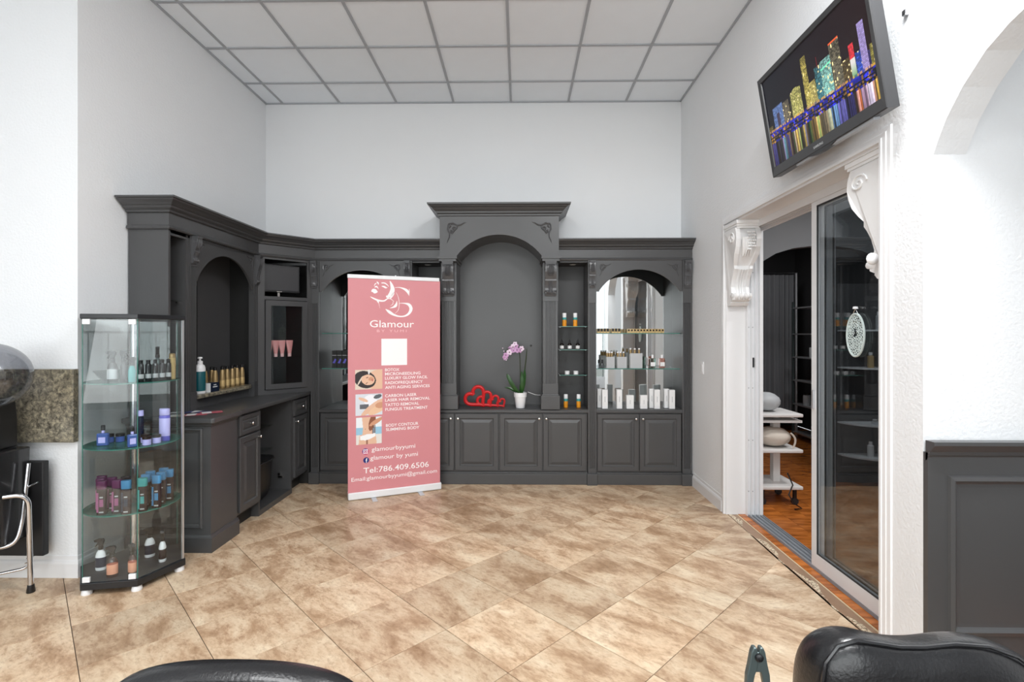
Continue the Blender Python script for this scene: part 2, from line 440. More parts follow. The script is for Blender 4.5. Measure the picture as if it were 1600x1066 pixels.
# railing on the terrace outside, seen only as a reflection
rl = thing('railing', (-1.2, -4.6, 0), 'grey metal railing on the terrace outside the shop window', 'railing')
rb = MB()
rb.box(-6, 4, -4.62, -4.58, 1.5, 1.54); rb.box(-6, 4, -4.61, -4.59, 0.1, 0.13)
rb.build('rail', 'iron_grey', rl)
for i in range(34):
    MB().box(-5.9+i*0.29, -5.88+i*0.29, -4.61, -4.59, -0.02, 1.5).build('baluster', 'iron_grey', rl)

# ceiling: slab, lay-in panels, grid bars
ceil = struct(MB().box(-6.0, 4.6, -3.2, YF, CEIL+0.03, CEIL+0.08).box(XL, XR, YF, YB, CEIL+0.03, CEIL+0.08).build('ceiling', 'ceiling_panel'))
CX0 = -2.531; CY = [YB, 4.916, 4.306, 3.697, 3.087, 2.478, 1.868, 1.258, 0.649]
cols = [XL]+[CX0+0.6096*i for i in range(7)]+[XR]
pm = {}
def piece(key, w, d, h, m, name, M_loc, parent, y0=0.0):
    if key not in pm:
        b = MB().box(0, w, 0, d, 0, h); me_o = b.build(name, m, None); pm[key] = me_o.data; COL.objects.unlink(me_o); bpy.data.objects.remove(me_o)
    o = bpy.data.objects.new(name, pm[key]); COL.objects.link(o); o.parent = parent; o.location = M_loc
    return o
for j in range(len(CY)-1):
    ya, yb = CY[j+1], CY[j]
    xs = cols if yb > YF+0.1 else [-3.75, -3.14]+cols[1:]
    for i in range(len(xs)-1):
        xa, xb = xs[i], xs[i+1]
        if yb > YF > ya and (xb > XR+0.01): continue
        piece(('cp', round(xb-xa, 3), round(yb-ya, 3)), xb-xa-0.016, yb-ya-0.016, 0.014, 'ceiling_panel', 'ceiling_panel', (xa+0.008, ya+0.008, CEIL+0.008), ceil)
for x in cols[1:-1]:
    MB().box(x-0.011, x+0.011, 0.65, YB, CEIL, CEIL+0.02).build('grid_bar', 'grid_bar', ceil)
for y in CY[1:]:
    MB().box(XL if y > YF else -3.7, XR, y-0.011, y+0.011, CEIL-0.001, CEIL+0.02).build('grid_bar', 'grid_bar', ceil)
MB().box(XL, XL+0.018, YF, YB, CEIL-0.003, CEIL+0.02).box(XR-0.018, XR, YN, YB, CEIL-0.003, CEIL+0.02).box(XL, XR, YB-0.018, YB, CEIL-0.003, CEIL+0.02).build('edge_bar', 'grid_bar', ceil)

# floor: grout bed and 457 mm stone tiles laid on the diagonal
floor = struct(MB().box(-6.0, 1.722, -3.2, YB, -0.05, -0.004).box(1.722, 4.6, -3.2, 2.2, -0.05, -0.004).build('floor', 'grout'))
TS = 0.4535; ox, oy = -0.372, 2.545
g = 0.0017
tb = MB().loft([[(g, g, -0.004), (TS-g, g, -0.004), (TS-g, TS-g, -0.004), (g, TS-g, -0.004)],
                [(g, g, -0.0008), (TS-g, g, -0.0008), (TS-g, TS-g, -0.0008), (g, TS-g, -0.0008)],
                [(g+.001, g+.001, 0), (TS-g-.001, g+.001, 0), (TS-g-.001, TS-g-.001, 0), (g+.001, TS-g-.001, 0)]])
to = tb.build('tile', 'stone_tile'); tme = to.data; bpy.data.objects.remove(to)
def clip(poly, a, b, c):      # keep a*x+b*y <= c
    out = []
    for i in range(len(poly)):
        p, q = poly[i], poly[(i+1) % len(poly)]
        dp = a*p[0]+b*p[1]-c; dq = a*q[0]+b*q[1]-c
        if dp <= 0: out.append(p)
        if dp*dq < 0:
            t = dp/(dp-dq); out.append((p[0]+t*(q[0]-p[0]), p[1]+t*(q[1]-p[1])))
    return out
c45 = sqrt(0.5)
for i in range(-16, 17):
    for j in range(-16, 17):
        cx, cy = ox+(i*c45+j*c45)*TS, oy+(-i*c45+j*c45)*TS
        # tile spans from its corner along e1=(c,-c) and e2=(c,c)
        q = [(cx, cy), (cx+c45*TS, cy-c45*TS), (cx+2*c45*TS, cy), (cx+c45*TS, cy+c45*TS)]
        mx = cx+c45*TS; my = cy
        if not (-3.9 < mx < 2.0 and 0.35 < my < 5.3): continue
        if my > YF+0.36 and mx < XL-0.3: continue
        if mx < -3.4 and my < 1.2: continue
        if max(p[0] for p in q) > 1.722 and my > 2.3:
            r = clip(q, 1, 0, 1.720)
            if len(r) < 3 or max(p[0] for p in r)-min(p[0] for p in r) < 0.03: continue
            MB().prism([(x, y) for x, y in r], 'z', -0.004, 0).build('tile', 'stone_tile', floor)
            continue
        if mx > 1.9: continue
        o = bpy.data.objects.new('tile', tme); COL.objects.link(o); o.parent = floor
        o.location = (cx, cy, 0); o.rotation_euler = (0, 0, radians(-45))
# border strips along the door sill
MB().box(1.722, 1.802, 2.16, 4.24, -0.05, -0.0005).build('border_strip', 'border_brown', floor)
wv = []
n = 60
for k in range(n+1):
    y = 2.40+(4.20-2.40)*k/n
    wv.append((1.745+0.030*sin((y-2.4)*2*pi/0.52)+0.008*sin((y-2.4)*2*pi/0.2), y))
MB().prism([(1.724, 2.40)]+wv+[(1.724, 4.20)], 'z', -0.0005, 0.0012).build('mosaic_band', 'mosaic_cream', floor)
MB().box(1.796, 1.806, 2.40, 4.21, -0.0005, 0.002).build('border_line', 'border_line', floor)
MB().box(1.7225, 1.7285, 2.40, 4.21, -0.0005, 0.0015).build('border_line', 'border_brown', floor)

# inner room floor: planks
fl2 = struct(MB().box(1.806, 4.5, 2.2, 9.0, -0.05, -0.006).build('floor_inner_room', 'toe_kick'))
k = 0
for i in range(15):
    x = 2.015+i*0.165
    y = 2.3-(i*0.37 % 1.2)
    while y < 8.2:
        ln = 1.2
        if y+ln > 2.28:
            piece(('plank',), 0.163, ln-0.002, 0.006, 'wood_plank', 'floor_plank', (x, max(y, 1.2), -0.006), fl2)
        y += ln
MB().box(1.808, 1.868, 2.40, 4.21, -0.006, 0.004).build('sill_board', 'wood_plank', fl2, bevel=0.003)

# baseboards
BP = [(0, 0), (0.016, 0), (0.016, 0.085), (0.012, 0.10), (0.006, 0.108), (0.004, 0.13), (0, 0.13)]
struct(MB().sweep([(-6.0, YF), (XL, YF), (XL, 3.40)], BP).build('baseboard_left', 'white_trim'))
struct(MB().sweep([(XR, 4.98), (XR, 4.262)], BP).build('baseboard_right', 'white_trim'))

# wainscot on the right front wall
wn = struct(bpy.data.objects.new('trim_wainscot', None)); COL.objects.link(wn); wn.location = (2.4, YN, 0); PW[wn.name] = Matrix.Translation(wn.location)
MB(TR(0, YN, 0)).box(XR, 4.59, -0.024, 0, 0, 1.0).build('wainscot_board', 'cabinet_paint', wn)
MB().sweep([(XR, YN-0.012), (4.58, YN-0.012)], [(0, 0.965), (0.008, 0.97), (0.014, 0.985), (0.02, 0.99), (0.024, 1.005), (0.04, 1.028), (0.045, 1.035), (0.045, 1.05), (0, 1.05)]).build('cap_molding', 'cabinet_paint', wn)
px = 1.792
for k in range(3):
    MB(TR(0, YN-0.024, 0)).rects(px, px+1.02, 0.235, 0.905, [(0, 0), (0.004, -0.012), (0.02, -0.016), (0.03, -0.006), (0.036, -0.002), (0.05, -0.001)]).build('panel_molding', 'cabinet_paint', wn)
    px += 1.12
MB(TR(0, YN-0.024, 0)).box(XR, 4.58, -0.014, 0, 0, 0.13).build('base_board', 'cabinet_paint', wn, bevel=0.004)

# ------------------------------------------------------------------ door opening in the right wall
cs = struct(bpy.data.objects.new('trim_door_casing', None)); COL.objects.link(cs); cs.location = (XR, 3.3, 0); PW[cs.name] = Matrix.Translation(cs.location)
# casing profile swept up the far side, over the head and down the near side (in the YZ plane)
CPf = [(0.0, 0.0), (0.0, 0.018), (0.014, 0.019), (0.017, 0.014), (0.036, 0.013), (0.040, 0.009), (0.060, 0.007), (0.064, 0.0)]
def casing(parent):
    corners = [(4.21, 0.0), (4.21, 2.40), (2.40, 2.40), (2.40, 0.0)]
    dirs = [(1, 0), (1, 1), (-1, 1), (-1, 0)]
    rings = []
    for (y, z), (dy, dz) in zip(corners, dirs):
        rings.append([(XR-t, y+dy*o, z+dz*o) for o, t in CPf])
    return MB().loft(rings).build('casing', 'white_trim', parent, smooth=False)
casing(cs)
# jamb lining and soffit
MB().box(XR, 1.865, 4.196, 4.21, 0, 2.40).build('jamb_lining', 'white_trim', cs)
MB().box(XR, 1.865, 2.40, 2.414, 0, 2.40).build('jamb_lining', 'white_trim', cs)
MB().box(XR, 1.865, 2.414, 4.196, 2.386, 2.40).build('soffit_lining', 'white_trim', cs)

door = bpy.data.objects.new('door_1', None); COL.objects.link(door); door.location = (1.93, 3.3, 0); PW[door.name] = Matrix.Translation(door.location); struct(door)
# sliding door frame: finned jamb, head and bottom track
fj = MB()
for x0, x1, y in ((1.865, 1.872, 4.15), (1.872, 1.898, 4.175), (1.898, 1.905, 4.15), (1.905, 1.931, 4.175), (1.931, 1.938, 4.15), (1.938, 1.964, 4.175), (1.964, 1.990, 4.145)):
    fj.box(x0, x1, y, 4.196, 0.004, 2.386)
fj.build('frame_jamb', 'alu_light', door)
fh = MB()
for x0, x1, z in ((1.865, 1.872, 2.335), (1.872, 1.898, 2.365), (1.898, 1.905, 2.335), (1.905, 1.931, 2.365), (1.931, 1.938, 2.335), (1.938, 1.964, 2.365), (1.964, 1.990, 2.335)):
    fh.box(x0, x1, 2.414, 4.145, z, 2.386)
fh.build('frame_head', 'alu_light', door)
fb = MB().box(1.868, 1.99, 2.40, 4.2, -0.006, 0.006)
for x in (1.870, 1.902, 1.934, 1.966, 1.984): fb.box(x, x+0.006, 2.414, 4.19, 0.006, 0.018)
fb.build('bottom_track', 'dark_track', door)
lk = MB().box(1.908, 1.928, 4.168, 4.176, 1.22, 1.30).build('latch_keeper', 'gasket', door)
sc = MB()
for z in (0.2, 0.62, 1.05, 1.55, 2.0):
    for x in (1.885, 1.918): sc.sphere((x, 4.174, z), 0.004, seg=6, rg=4)
sc.build('screw', 'gasket', door); 
def sash(x0, x1, ya, yb, z0, z1, st, par, zb):
    mb = MB()
    mb.loft([[(x, ya, z0), (x, yb, z0), (x, yb, z1), (x, ya, z1)] for x in (x0, x1)], cap=False)
    mb.loft([[(x, ya+st, z0+zb), (x, yb-st, z0+zb), (x, yb-st, z1-st), (x, ya+st, z1-st)] for x in (x0, x1)], cap=False)
    for x in (x0, x1):
        mb.loft([[(x, ya, z0), (x, yb, z0), (x, yb, z1), (x, ya, z1)], [(x, ya+st, z0+zb), (x, yb-st, z0+zb), (x, yb-st, z1-st), (x, ya+st, z1-st)]], cap=False)
    f = mb.build('sliding_panel', 'alu_light', par)
    xm = (x0+x1)/2
    MB().box(xm-0.003, xm+0.003, ya+st, yb-st, z0+zb, z1-st).build('glass_pane', 'door_glass', f)
    gk = MB()
    for a, b, c, d in ((yb-st-0.008, yb-st, z0+zb, z1-st), (ya+st, ya+st+0.006, z0+zb, z1-st), (ya+st, yb-st, z0+zb, z0+zb+0.008), (ya+st, yb-st, z1-st-0.008, z1-st)):
        gk.box(x0+0.002, xm-0.003, a, b, c, d)
    gk.build('gasket', 'gasket', f)
    return f
sash(1.874, 1.897, 2.418, 3.262, 0.02, 2.36, 0.052, door, 0.085)
sash(1.907, 1.930, 2.418, 3.245, 0.02, 2.36, 0.062, door, 0.085)
sash(1.940, 1.962, 2.418, 3.215, 0.02, 2.36, 0.060, door, 0.085)
MB().box(1.862, 1.874, 3.225, 3.24, 1.02, 1.14).build('pull_handle', 'alu', door, bevel=0.003)
# ------------------------------------------------------------------ inner room beyond the sliding door
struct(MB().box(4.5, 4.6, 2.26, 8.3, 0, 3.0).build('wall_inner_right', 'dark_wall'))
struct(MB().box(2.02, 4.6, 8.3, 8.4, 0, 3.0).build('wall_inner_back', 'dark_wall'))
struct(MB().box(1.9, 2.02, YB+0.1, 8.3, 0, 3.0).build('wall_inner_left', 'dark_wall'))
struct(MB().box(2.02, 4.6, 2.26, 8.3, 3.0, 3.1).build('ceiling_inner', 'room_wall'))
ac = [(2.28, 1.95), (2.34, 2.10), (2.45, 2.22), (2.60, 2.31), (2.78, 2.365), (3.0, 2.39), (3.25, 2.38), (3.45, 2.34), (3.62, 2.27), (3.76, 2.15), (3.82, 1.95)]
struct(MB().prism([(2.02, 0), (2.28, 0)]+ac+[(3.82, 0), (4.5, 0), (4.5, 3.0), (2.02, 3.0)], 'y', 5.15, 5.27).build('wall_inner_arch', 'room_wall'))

cf = thing('curtain_stand', (3.98, 7.75, 0), 'dark grey curtain hanging in a thin metal frame beyond the archway', 'curtain')
MB().tube([(3.5, 7.75, 0.0), (3.5, 7.75, 2.42), (4.22, 7.75, 2.42), (4.22, 7.75, 0.0)], 0.022, 8).build('frame', 'alu', cf)
cv = MB(); pts = []
for i in range(61):
    t = i/60; pts.append((3.54+0.64*t, 7.75+0.03*sin(t*2*pi*9)+0.01*sin(t*31)))
for i in range(60):
    (xa, ya), (xb, yb) = pts[i], pts[i+1]
    cv.add([(xa, ya, 0.18), (xb, yb, 0.18), (xb, yb, 2.39), (xa, ya, 2.39)], [(0, 1, 2, 3)])
cv.build('curtain', 'curtain', cf, smooth=True)

# wall rack seen through the gap
rk = thing('shelf_rack', (4.05, 6.6, 0), 'dark open shelf rack along the inner room wall behind the curtain', 'shelf')
for y in (5.5, 6.4, 7.3):
    for x in (3.93, 4.28): MB().box(x-0.012, x+0.012, y-0.012, y+0.012, 0, 1.95).build('upright', 'iron_grey', rk)
for z in (0.08, 0.48, 0.82, 1.15, 1.48, 1.85):
    MB().box(3.92, 4.3, 5.48, 7.32, z, z+0.018).build('shelf', 'alu', rk)
jn = 0
for z, ys in ((0.098, (6.62, 6.9)), (0.498, (6.6, 7.1)), (0.838, (6.75,)), (1.168, (6.65, 6.95)), (1.498, (6.7,))):
    for y in ys:
        m_ = ['card_grey', 'white_plastic', 'amber_dark'][jn % 3]
        t = thing('storage_jar', (4.02, y, z), '%s storage jar on the %s shelf of the dark rack, %s one' % ({'card_grey': 'grey', 'white_plastic': 'white', 'amber_dark': 'black'}[m_], {0.098: 'lowest', 0.498: 'second', 0.838: 'third', 1.168: 'fourth', 1.498: 'fifth'}[z], 'nearer' if y < 6.8 else 'farther'), 'jar')
        MB(TR(4.02, y, z)).lathe([(0, 0), (0.05, 0), (0.052, 0.01), (0.052, 0.13), (0.045, 0.14), (0, 0.14)], seg=14).build('body', m_, t, smooth=True)
        MB(TR(4.02, y, z)).lathe([(0, 0.14), (0.046, 0.14), (0.046, 0.165), (0, 0.168)], seg=14).build('lid', 'black_plastic', t, smooth=True)
        jn += 1

# corner shelf unit with products, seen through the glass door
ks = thing('corner_shelf', (3.42, 5.0, 0), 'corner shelf unit with curved glass shelves seen through the sliding door glass', 'shelf')
MB().box(3.2, 3.78, 5.12, 5.145, 0, 2.0).build('back_board', 'dark_wall', ks)
MB().box(3.76, 3.79, 4.80, 5.12, 0, 2.0).build('side_board', 'dark_wall', ks)
KZ = (0.28, 0.60, 1.15, 1.52)
for z in KZ:
    poly = [(3.2, 5.12)]+[(3.76-0.56*cos(a*pi/2/10)*1.0, 5.12-0.34*sin(a*pi/2/10)) for a in range(1, 11)]+[(3.76, 5.12)]
    MB().prism(poly, 'z', z, z+0.014).build('shelf', 'alu_light', ks)
names = {0.28: 'lowest', 0.60: 'second', 1.15: 'third', 1.52: 'top'}
for z, spec in ((0.28, ((3.42, 'card_white', 0.15), (3.52, 'card_grey', 0.13), (3.62, 'card_white', 0.13))),
                (0.60, ((3.46, 'chrome', 0.05), (3.56, 'chrome', 0.04), (3.63, 'chrome', 0.04))),
                (1.15, ((3.42, 'gold_label', 0.15), (3.53, 'peach', 0.16), (3.63, 'peach', 0.16))),
                (1.52, ((3.5, 'card_grey', 0.18), (3.62, 'card_grey', 0.18)))):
    for q, (x, m_, h) in enumerate(spec):
        t = thing('product_bottle', (x, 4.96, z+0.014), '%s bottle from the left on the %s shelf behind the door glass' % (ORD[q], names[z]), 'bottle')
        MB(TR(x, 4.96, z+0.014)).lathe([(0, 0), (0.026, 0), (0.028, 0.006), (0.028, h*0.75), (0.012, h*0.82), (0, h*0.82)], seg=12).build('body', m_, t, smooth=True)
        MB(TR(x, 4.96, z+0.014)).lathe([(0, h*0.82), (0.016, h*0.82), (0.016, h), (0, h)], seg=12).build('cap', 'white_plastic', t, smooth=True)

# white trolley with machines, just inside the door
def trolley(x0, x1, y0, y1, lab, tall):
    t = thing('trolley', ((x0+x1)/2, (y0+y1)/2, 0), lab, 'trolley')
    zs = (0.14, 0.46, tall)
    for z in zs:
        MB().box(x0, x1, y0, y1, z, z+0.03).build('tray', 'trolley_white', t, bevel=0.008)
    MB().box(x0, x1, y0+0.02, y1-0.02, zs[2]-0.05, zs[2]-0.03).build('drawer_rail', 'trolley_white', t)
    MB().box(x0+0.2, x0+0.26, (y0+y1)/2-0.03, (y0+y1)/2+0.03, 0.14, tall).build('post', 'trolley_white', t)
    for x in (x0+0.05, x1-0.05):
        for y in (y0+0.05, y1-0.05):
            c = MB().box(x-0.012, x+0.012, y-0.012, y+0.012, 0.055, 0.14).build('caster', 'black_plastic', t)
            MB(Matrix.Translation((x, y, 0.03)) @ Matrix.Rotation(pi/2, 4, 'X')).lathe([(0, -0.012), (0.03, -0.012), (0.03, 0.012), (0, 0.012)], seg=12).build('wheel', 'gasket', c)
    return t
trolley(2.08, 2.46, 4.40, 4.78, 'white rolling trolley with three trays just inside the sliding door', 0.77)
def bundle(name, cx, cy, z, rx, ry, rz, m_, lab, cat):
    mb = MB(); rings = []
    for j in range(1, 9):
        a = pi*j/9; ring = []
        for i in range(18):
            b = 2*pi*i/18; k_ = 1+0.08*noise.noise(Vector((cos(b)*2+cx, sin(b)*2, j*0.6)))*2
            ring.append((cx+rx*sin(a)*cos(b)*k_, cy+ry*sin(a)*sin(b)*k_, z+rz-rz*cos(a)))
        rings.append(ring)
    mb.loft(rings)
    o = mb.build(name, m_, None, smooth=True); tag(o, lab, cat); return o
bundle('towel_bundle', 2.27, 4.56, 0.492, 0.15, 0.14, 0.085, 'cloth_beige', 'beige cloth bundle tied with a cord on the middle trolley tray', 'towel')
bundle('rolled_towel', 2.22, 4.58, 0.802, 0.12, 0.12, 0.085, 'card_grey', 'grey rounded bag on the top trolley tray', 'bag')
tag(MB().tube([(2.38+0.02*sin(a*3), 4.42, 0.50+0.13*abs(sin(a))) for a in [x*0.2 for x in range(16)]], 0.008, 6).build('strap_cord', 'cloth_beige', None, smooth=True), 'pale cord looped over the beige bundle on the trolley', 'cord')
tag(MB().tube([(2.30, 4.36, 0.30), (2.34, 4.35, 0.2), (2.30, 4.34, 0.12), (2.34, 4.33, 0.05), (2.40, 4.32, 0.01), (2.33, 4.30, 0.01)], 0.006, 6).build('power_cable', 'black_plastic', None, smooth=True), 'black power cable dangling from the white trolley to the wooden floor', 'cable')
t2 = trolley(3.36, 3.72, 3.95, 4.3, 'white trolley behind the sliding door glass, right of the corner shelf', 0.72)

# ornament hanging on the glass door
orn = thing('hanging_ornament', (1.868, 2.83, 1.36), 'oval pierced white sun catcher hanging on the glass door', 'ornament')
OM = Matrix.Translation((1.868, 2.83, 1.49)) @ Matrix.Rotation(radians(-90), 4, 'Z')
rg = MB(OM); R_ = 0.072; H_ = 0.118
rg.tube([(R_*cos(a*2*pi/36), 0, H_*sin(a*2*pi/36)) for a in range(37)], 0.006, 6)
rg.build('rim', 'lace_white', orn, smooth=True)
lc = MB(OM)
for q in range(120):
    a = q*2.399; rr = sqrt((q+0.5)/120)*0.93
    x, z = R_*rr*cos(a), H_*rr*sin(a)
    if abs(x) < 0.014 and -0.005 < z < 0.035: continue
    s_ = 0.0085; b = q*1.3
    lc.tube([(x+s_*cos(b+k*1.05), 0, z+s_*sin(b+k*1.05)) for k in range(6)], 0.0022, 4)
o = lc.build('lacework', 'lace_white', orn); o['kind'] = 'stuff'
MB(OM).tube([(-0.02, 0, H_), (0, 0, H_+0.03), (0.02, 0, H_)], 0.0015, 4).build('hanging_loop', 'chrome', orn)
MB(OM).lathe([(0, 0), (0.014, 0), (0.012, 0.012), (0, 0.014)], (0, 0, H_+0.028), seg=10).build('hook', 'white_plastic', orn)

# ------------------------------------------------------------------ carved corbels and small ornaments
def corbel(parent, M, w, h, d, m='carving_paint', rich=False, name='corbel'):
    """top centre at the frame's origin; x across, -y outwards, hangs down in z"""
    S = [(0.0, -0.085), (0.86, -0.085), (0.93, -0.15), (0.95, -0.22), (0.90, -0.31), (0.80, -0.39), (0.66, -0.47), (0.56, -0.52), (0.58, -0.56), (0.50, -0.60), (0.38, -0.68), (0.30, -0.77), (0.34, -0.84), (0.44, -0.88), (0.42, -0.93), (0.28, -0.955), (0.30, -0.965), (0.22, -1.0), (0.0, -1.0)]
    P = lambda o_, z_: (-o_*d, z_*h)
    mb = MB(M)
    Mi = M.inverted()
    def taper(b_):
        if not rich: return b_
        out = []
        for p in b_.v:
            q = Mi @ Vector(p); t_ = min(1, max(0, (-q.z/h-0.42)/0.12)); q.x *= 1-0.26*t_
            out.append(tuple(M @ q))
        b_.v = out
        return b_
    def ext(wf, sc_, z0=0):
        mb.prism([(-o_*d*sc_, z_*h) for o_, z_ in S], 'x', -wf*w/2, wf*w/2)
    ext(0.78, 0.88)
    for x in (-0.40, 0.40):                       # raised side scrolls
        mb.prism([(-o_*d, z_*h) for o_, z_ in S], 'x', (x-0.09)*w, (x+0.09)*w)
    mb.box(-w*0.5, w*0.5, -d, 0, -h*0.04, 0); mb.box(-w*0.47, w*0.47, -d*0.95, 0, -h*0.065, -h*0.04); mb.box(-w*0.44, w*0.44, -d*0.9, 0, -h*0.09, -h*0.065)
    c = taper(mb).build(name, m, parent)
    # centre reeding, volutes and leaves
    s2 = MB(M)
    curve = [(-o_*d*0.9, z_*h) for o_, z_ in S[8:15]]
    for x in (-0.13, 0.0, 0.13):
        s2.tube([(x*w, y, z) for y, z in curve], 0.06*w, 6)
    for x in (-0.28, 0.0, 0.28):
        s2.sphere((x*w, -0.40*d, -0.885*h), 0.13*w, 0.16*d, 0.045*h, 10, 6)
    for sx in (-1, 1):                           # volute eyes on the cheeks
        pts = [(sx*0.49*w, -0.62*d+0.24*d*(1-k/22)*cos(k*0.5), -0.20*h+0.075*h*(1-k/22)*sin(k*0.5)) for k in range(22)]
        s2.tube(pts, 0.035*w, 5)
        s2.sphere((sx*0.49*w, -0.40*d, -0.88*h), 0.05*w, 0.14*d, 0.035*h, 8, 6)
    taper(s2).build('scrollwork', m, c, smooth=True)['kind'] = 'stuff'
    s3 = MB(M)
    rnd = random.Random(3)
    if rich:                                      # grapes and vine leaves
        for q in range(26):
            r_, z_ = divmod(q, 4)
            s3.sphere(((0.08+0.075*(z_-1.5)+0.035*(r_ % 2))*w, -0.92*d-0.012, -(0.14+0.034*r_)*h), 0.042*w, seg=8, rg=6)
        for q in range(7):
            a = -1.2+q*0.35; x = (-0.22+0.05*q)*w
            s3.tube([(x, -0.95*d, -0.20*h), (x+0.02*w*cos(q), -0.93*d, -0.31*h), (x+0.06*w*cos(q), -0.78*d, -0.42*h)], [0.03*w, 0.05*w, 0.012*w], 5)
    else:
        for q in range(5):
            x = (-0.26+0.13*q)*w
            s3.tube([(x*0.5, -0.88*d, -0.11*h), (x, -1.0*d, -0.20*h), (x*1.1, -0.93*d, -0.33*h), (x*0.5, -0.76*d, -0.43*h)], [0.03*w, 0.06*w, 0.055*w, 0.015*w], 6)
        for q in range(9):
            s3.sphere(((-0.32+0.08*q)*w, -0.93*d, -0.115*h), 0.03*w, seg=6, rg=5)
    taper(s3).build('leaf_carving', m, c, smooth=True)['kind'] = 'stuff'
    return c

def spray(parent, M, s, flip=1, m='carving_paint'):
    """corner applique: two leafy arms running along x and down z from the corner"""
    mb = MB(M)
    def arm(p, r): mb.tube([(x*flip*s, y*s, z*s) for x, y, z in p], [q*s*0.72 for q in r], 6)
    arm([(0.05, -.03, -.04), (0.3, -.05, -.02), (0.5, -.04, -.12), (0.7, -.03, -.10), (0.86, -.02, 0.0), (1.0, -.01, 0.04)], [.05, .07, .05, .05, .04, .01])
    arm([(0.04, -.03, -.08), (0.03, -.05, -.35), (0.12, -.04, -.55), (0.10, -.03, -.75), (0.02, -.02, -.92), (-0.02, -.01, -1.05)], [.05, .07, .05, .05, .04, .01])
    arm([(0.36+0.11*cos(k*0.6)*(1-k/16), -.05, -0.30+0.11*sin(k*0.6)*(1-k/16)) for k in range(14)], [.04]*14)
    arm([(0.20+0.09*cos(-k*0.6+2)*(1-k/16), -.05, -0.46+0.09*sin(-k*0.6+2)*(1-k/16)) for k in range(14)], [.035]*14)
    arm([(0.55, -.04, -.12), (0.48, -.05, -.28), (0.34, -.05, -.40), (0.26, -.04, -.58)], [.03, .06, .06, .02])
    arm([(0.12, -.04, -.02), (0.18, -.06, -.16), (0.10, -.05, -.26)], [.03, .06, .02])
    return mb.build('carved_spray', m, parent, smooth=True)

def pilaster(mb, x0, x1, z0, z1, y0, y1, n=5, flute=True):
    """fluted shaft: grooves run down the front face at y0"""
    w = x1-x0
    if not flute:
        mb.box(x0, x1, y0, y1, z0, z1); return
    e = w*0.14; g_ = (w-2*e)/n; poly = [(x0, y1), (x0, y0)]
    for i in range(n):
        a = x0+e+i*g_
        poly += [(a+g_*0.15, y0), (a+g_*0.28, y0+0.008), (a+g_*0.72, y0+0.008), (a+g_*0.85, y0)]
    poly += [(x1, y0), (x1, y1)]
    mb.prism(poly, 'z', z0, z1)

# white corbels under the door head
c1 = thing('door_corbel', (1.80, 4.196, 2.386), 'white carved corbel with grapes on the far side of the doorway', 'corbel')
corbel(c1, Matrix.Translation((1.79, 4.196, 2.385)), 0.20, 0.66, 0.25, 'plaster_white', True, 'scroll_body')
c2 = thing('door_corbel', (1.80, 2.414, 2.386), 'white scrolled corbel in profile on the near side of the doorway', 'corbel')
corbel(c2, Matrix.Translation((1.80, 2.414, 2.385)) @ Matrix.Rotation(pi, 4, 'Z'), 0.17, 0.62, 0.27, 'plaster_white', True, 'scroll_body')
tag(MB(Matrix.Translation((1.705, 2.46, 1.86)) @ Matrix.Rotation(radians(90), 4, 'X')).lathe([(0, 0), (0.03, 0), (0.026, 0.012), (0.015, 0.02), (0, 0.022)], seg=14).build('curtain_hook', 'white_trim', None, smooth=True), 'small white round rosette on the near door jamb', 'hook')

# ------------------------------------------------------------------ back wall cabinets
FY = 5.02   # carcass front
CROWN = [(0, 2.222), (0.018, 2.222), (0.024, 2.232), (0.018, 2.245), (0.010, 2.25), (0.010, 2.332), (0.028, 2.336), (0.032, 2.35), (0.040, 2.352), (0.055, 2.362), (0.060, 2.374), (0.068, 2.376), (0.085, 2.390), (0.105, 2.402), (0.110, 2.412), (0.122, 2.414), (0.122, 2.426), (0, 2.426)]
DOOR = [(0, 0.018), (0, 0), (0.003, -0.003), (0.045, -0.003), (0.052, 0.006), (0.060, 0.007), (0.085, -0.001), (0.088, -0.002)]
def knob(parent, M, x, z, r=0.012, name='knob'):
    mb = MB(M @ Matrix.Translation((x, -0.003, z)) @ Matrix.Rotation(pi/2, 4, 'X'))
    mb.lathe([(0, 0), (r*0.5, 0), (r*0.4, 0.010), (r, 0.016), (r*1.1, 0.021), (r*0.8, 0.027), (0, 0.029)], seg=12)
    return mb.build(name, 'nickel', parent, smooth=True)
def front(parent, M, x0, x1, z0, z1, kx, kz, name='door'):
    d_ = MB(M).rects(x0, x1, z0, z1, DOOR if z1-z0 > 0.25 else [(0, 0.018), (0, 0), (0.003, -0.003), (0.03, -0.003), (0.036, 0.005), (0.042, 0.005), (0.050, 0.0)]).build(name, 'cabinet_paint', parent)
    knob(d_, M, kx, kz)
    return d_

def base_cabinet(label, x0, x1, doors, t=None):
    t = t or thing('base_cabinet', ((x0+x1)/2, 5.18, 0), label, 'cabinet')
    MB().box(x0, x1, FY, YB-0.01, 0.115, 0.705).build('carcass', 'cabinet_paint', t)
    MB().box(x0, x1, 4.992, YB-0.01, 0, 0.105).box(x0, x1, 5.0, 5.1, 0.105, 0.118).build('plinth', 'cabinet_paint', t, bevel=0.004)
    for a, b, side in doors:
        M = TR(0, FY-0.018, 0)
        front(t, M, a, b, 0.135, 0.700, b-0.03 if side > 0 else a+0.03, 0.655)
    return t
base_cabinet('wide dark grey four door base cabinet below the central niche', -1.07, 0.672, [(-1.062, -0.652, 1), (-0.640, -0.212, -1), (-0.197, 0.224, 1), (0.236, 0.660, -1)])
def countertop(label, x0, x1, par=None):
    t = MB().sweep([(x0, FY), (x1, FY)], [(-0.32, 0.708), (0.016, 0.708), (0.022, 0.714), (0.022, 0.732), (0.014, 0.742), (-0.32, 0.745)]).build('countertop', 'cabinet_paint', par)
    return t if par else tag(t, label, 'countertop')
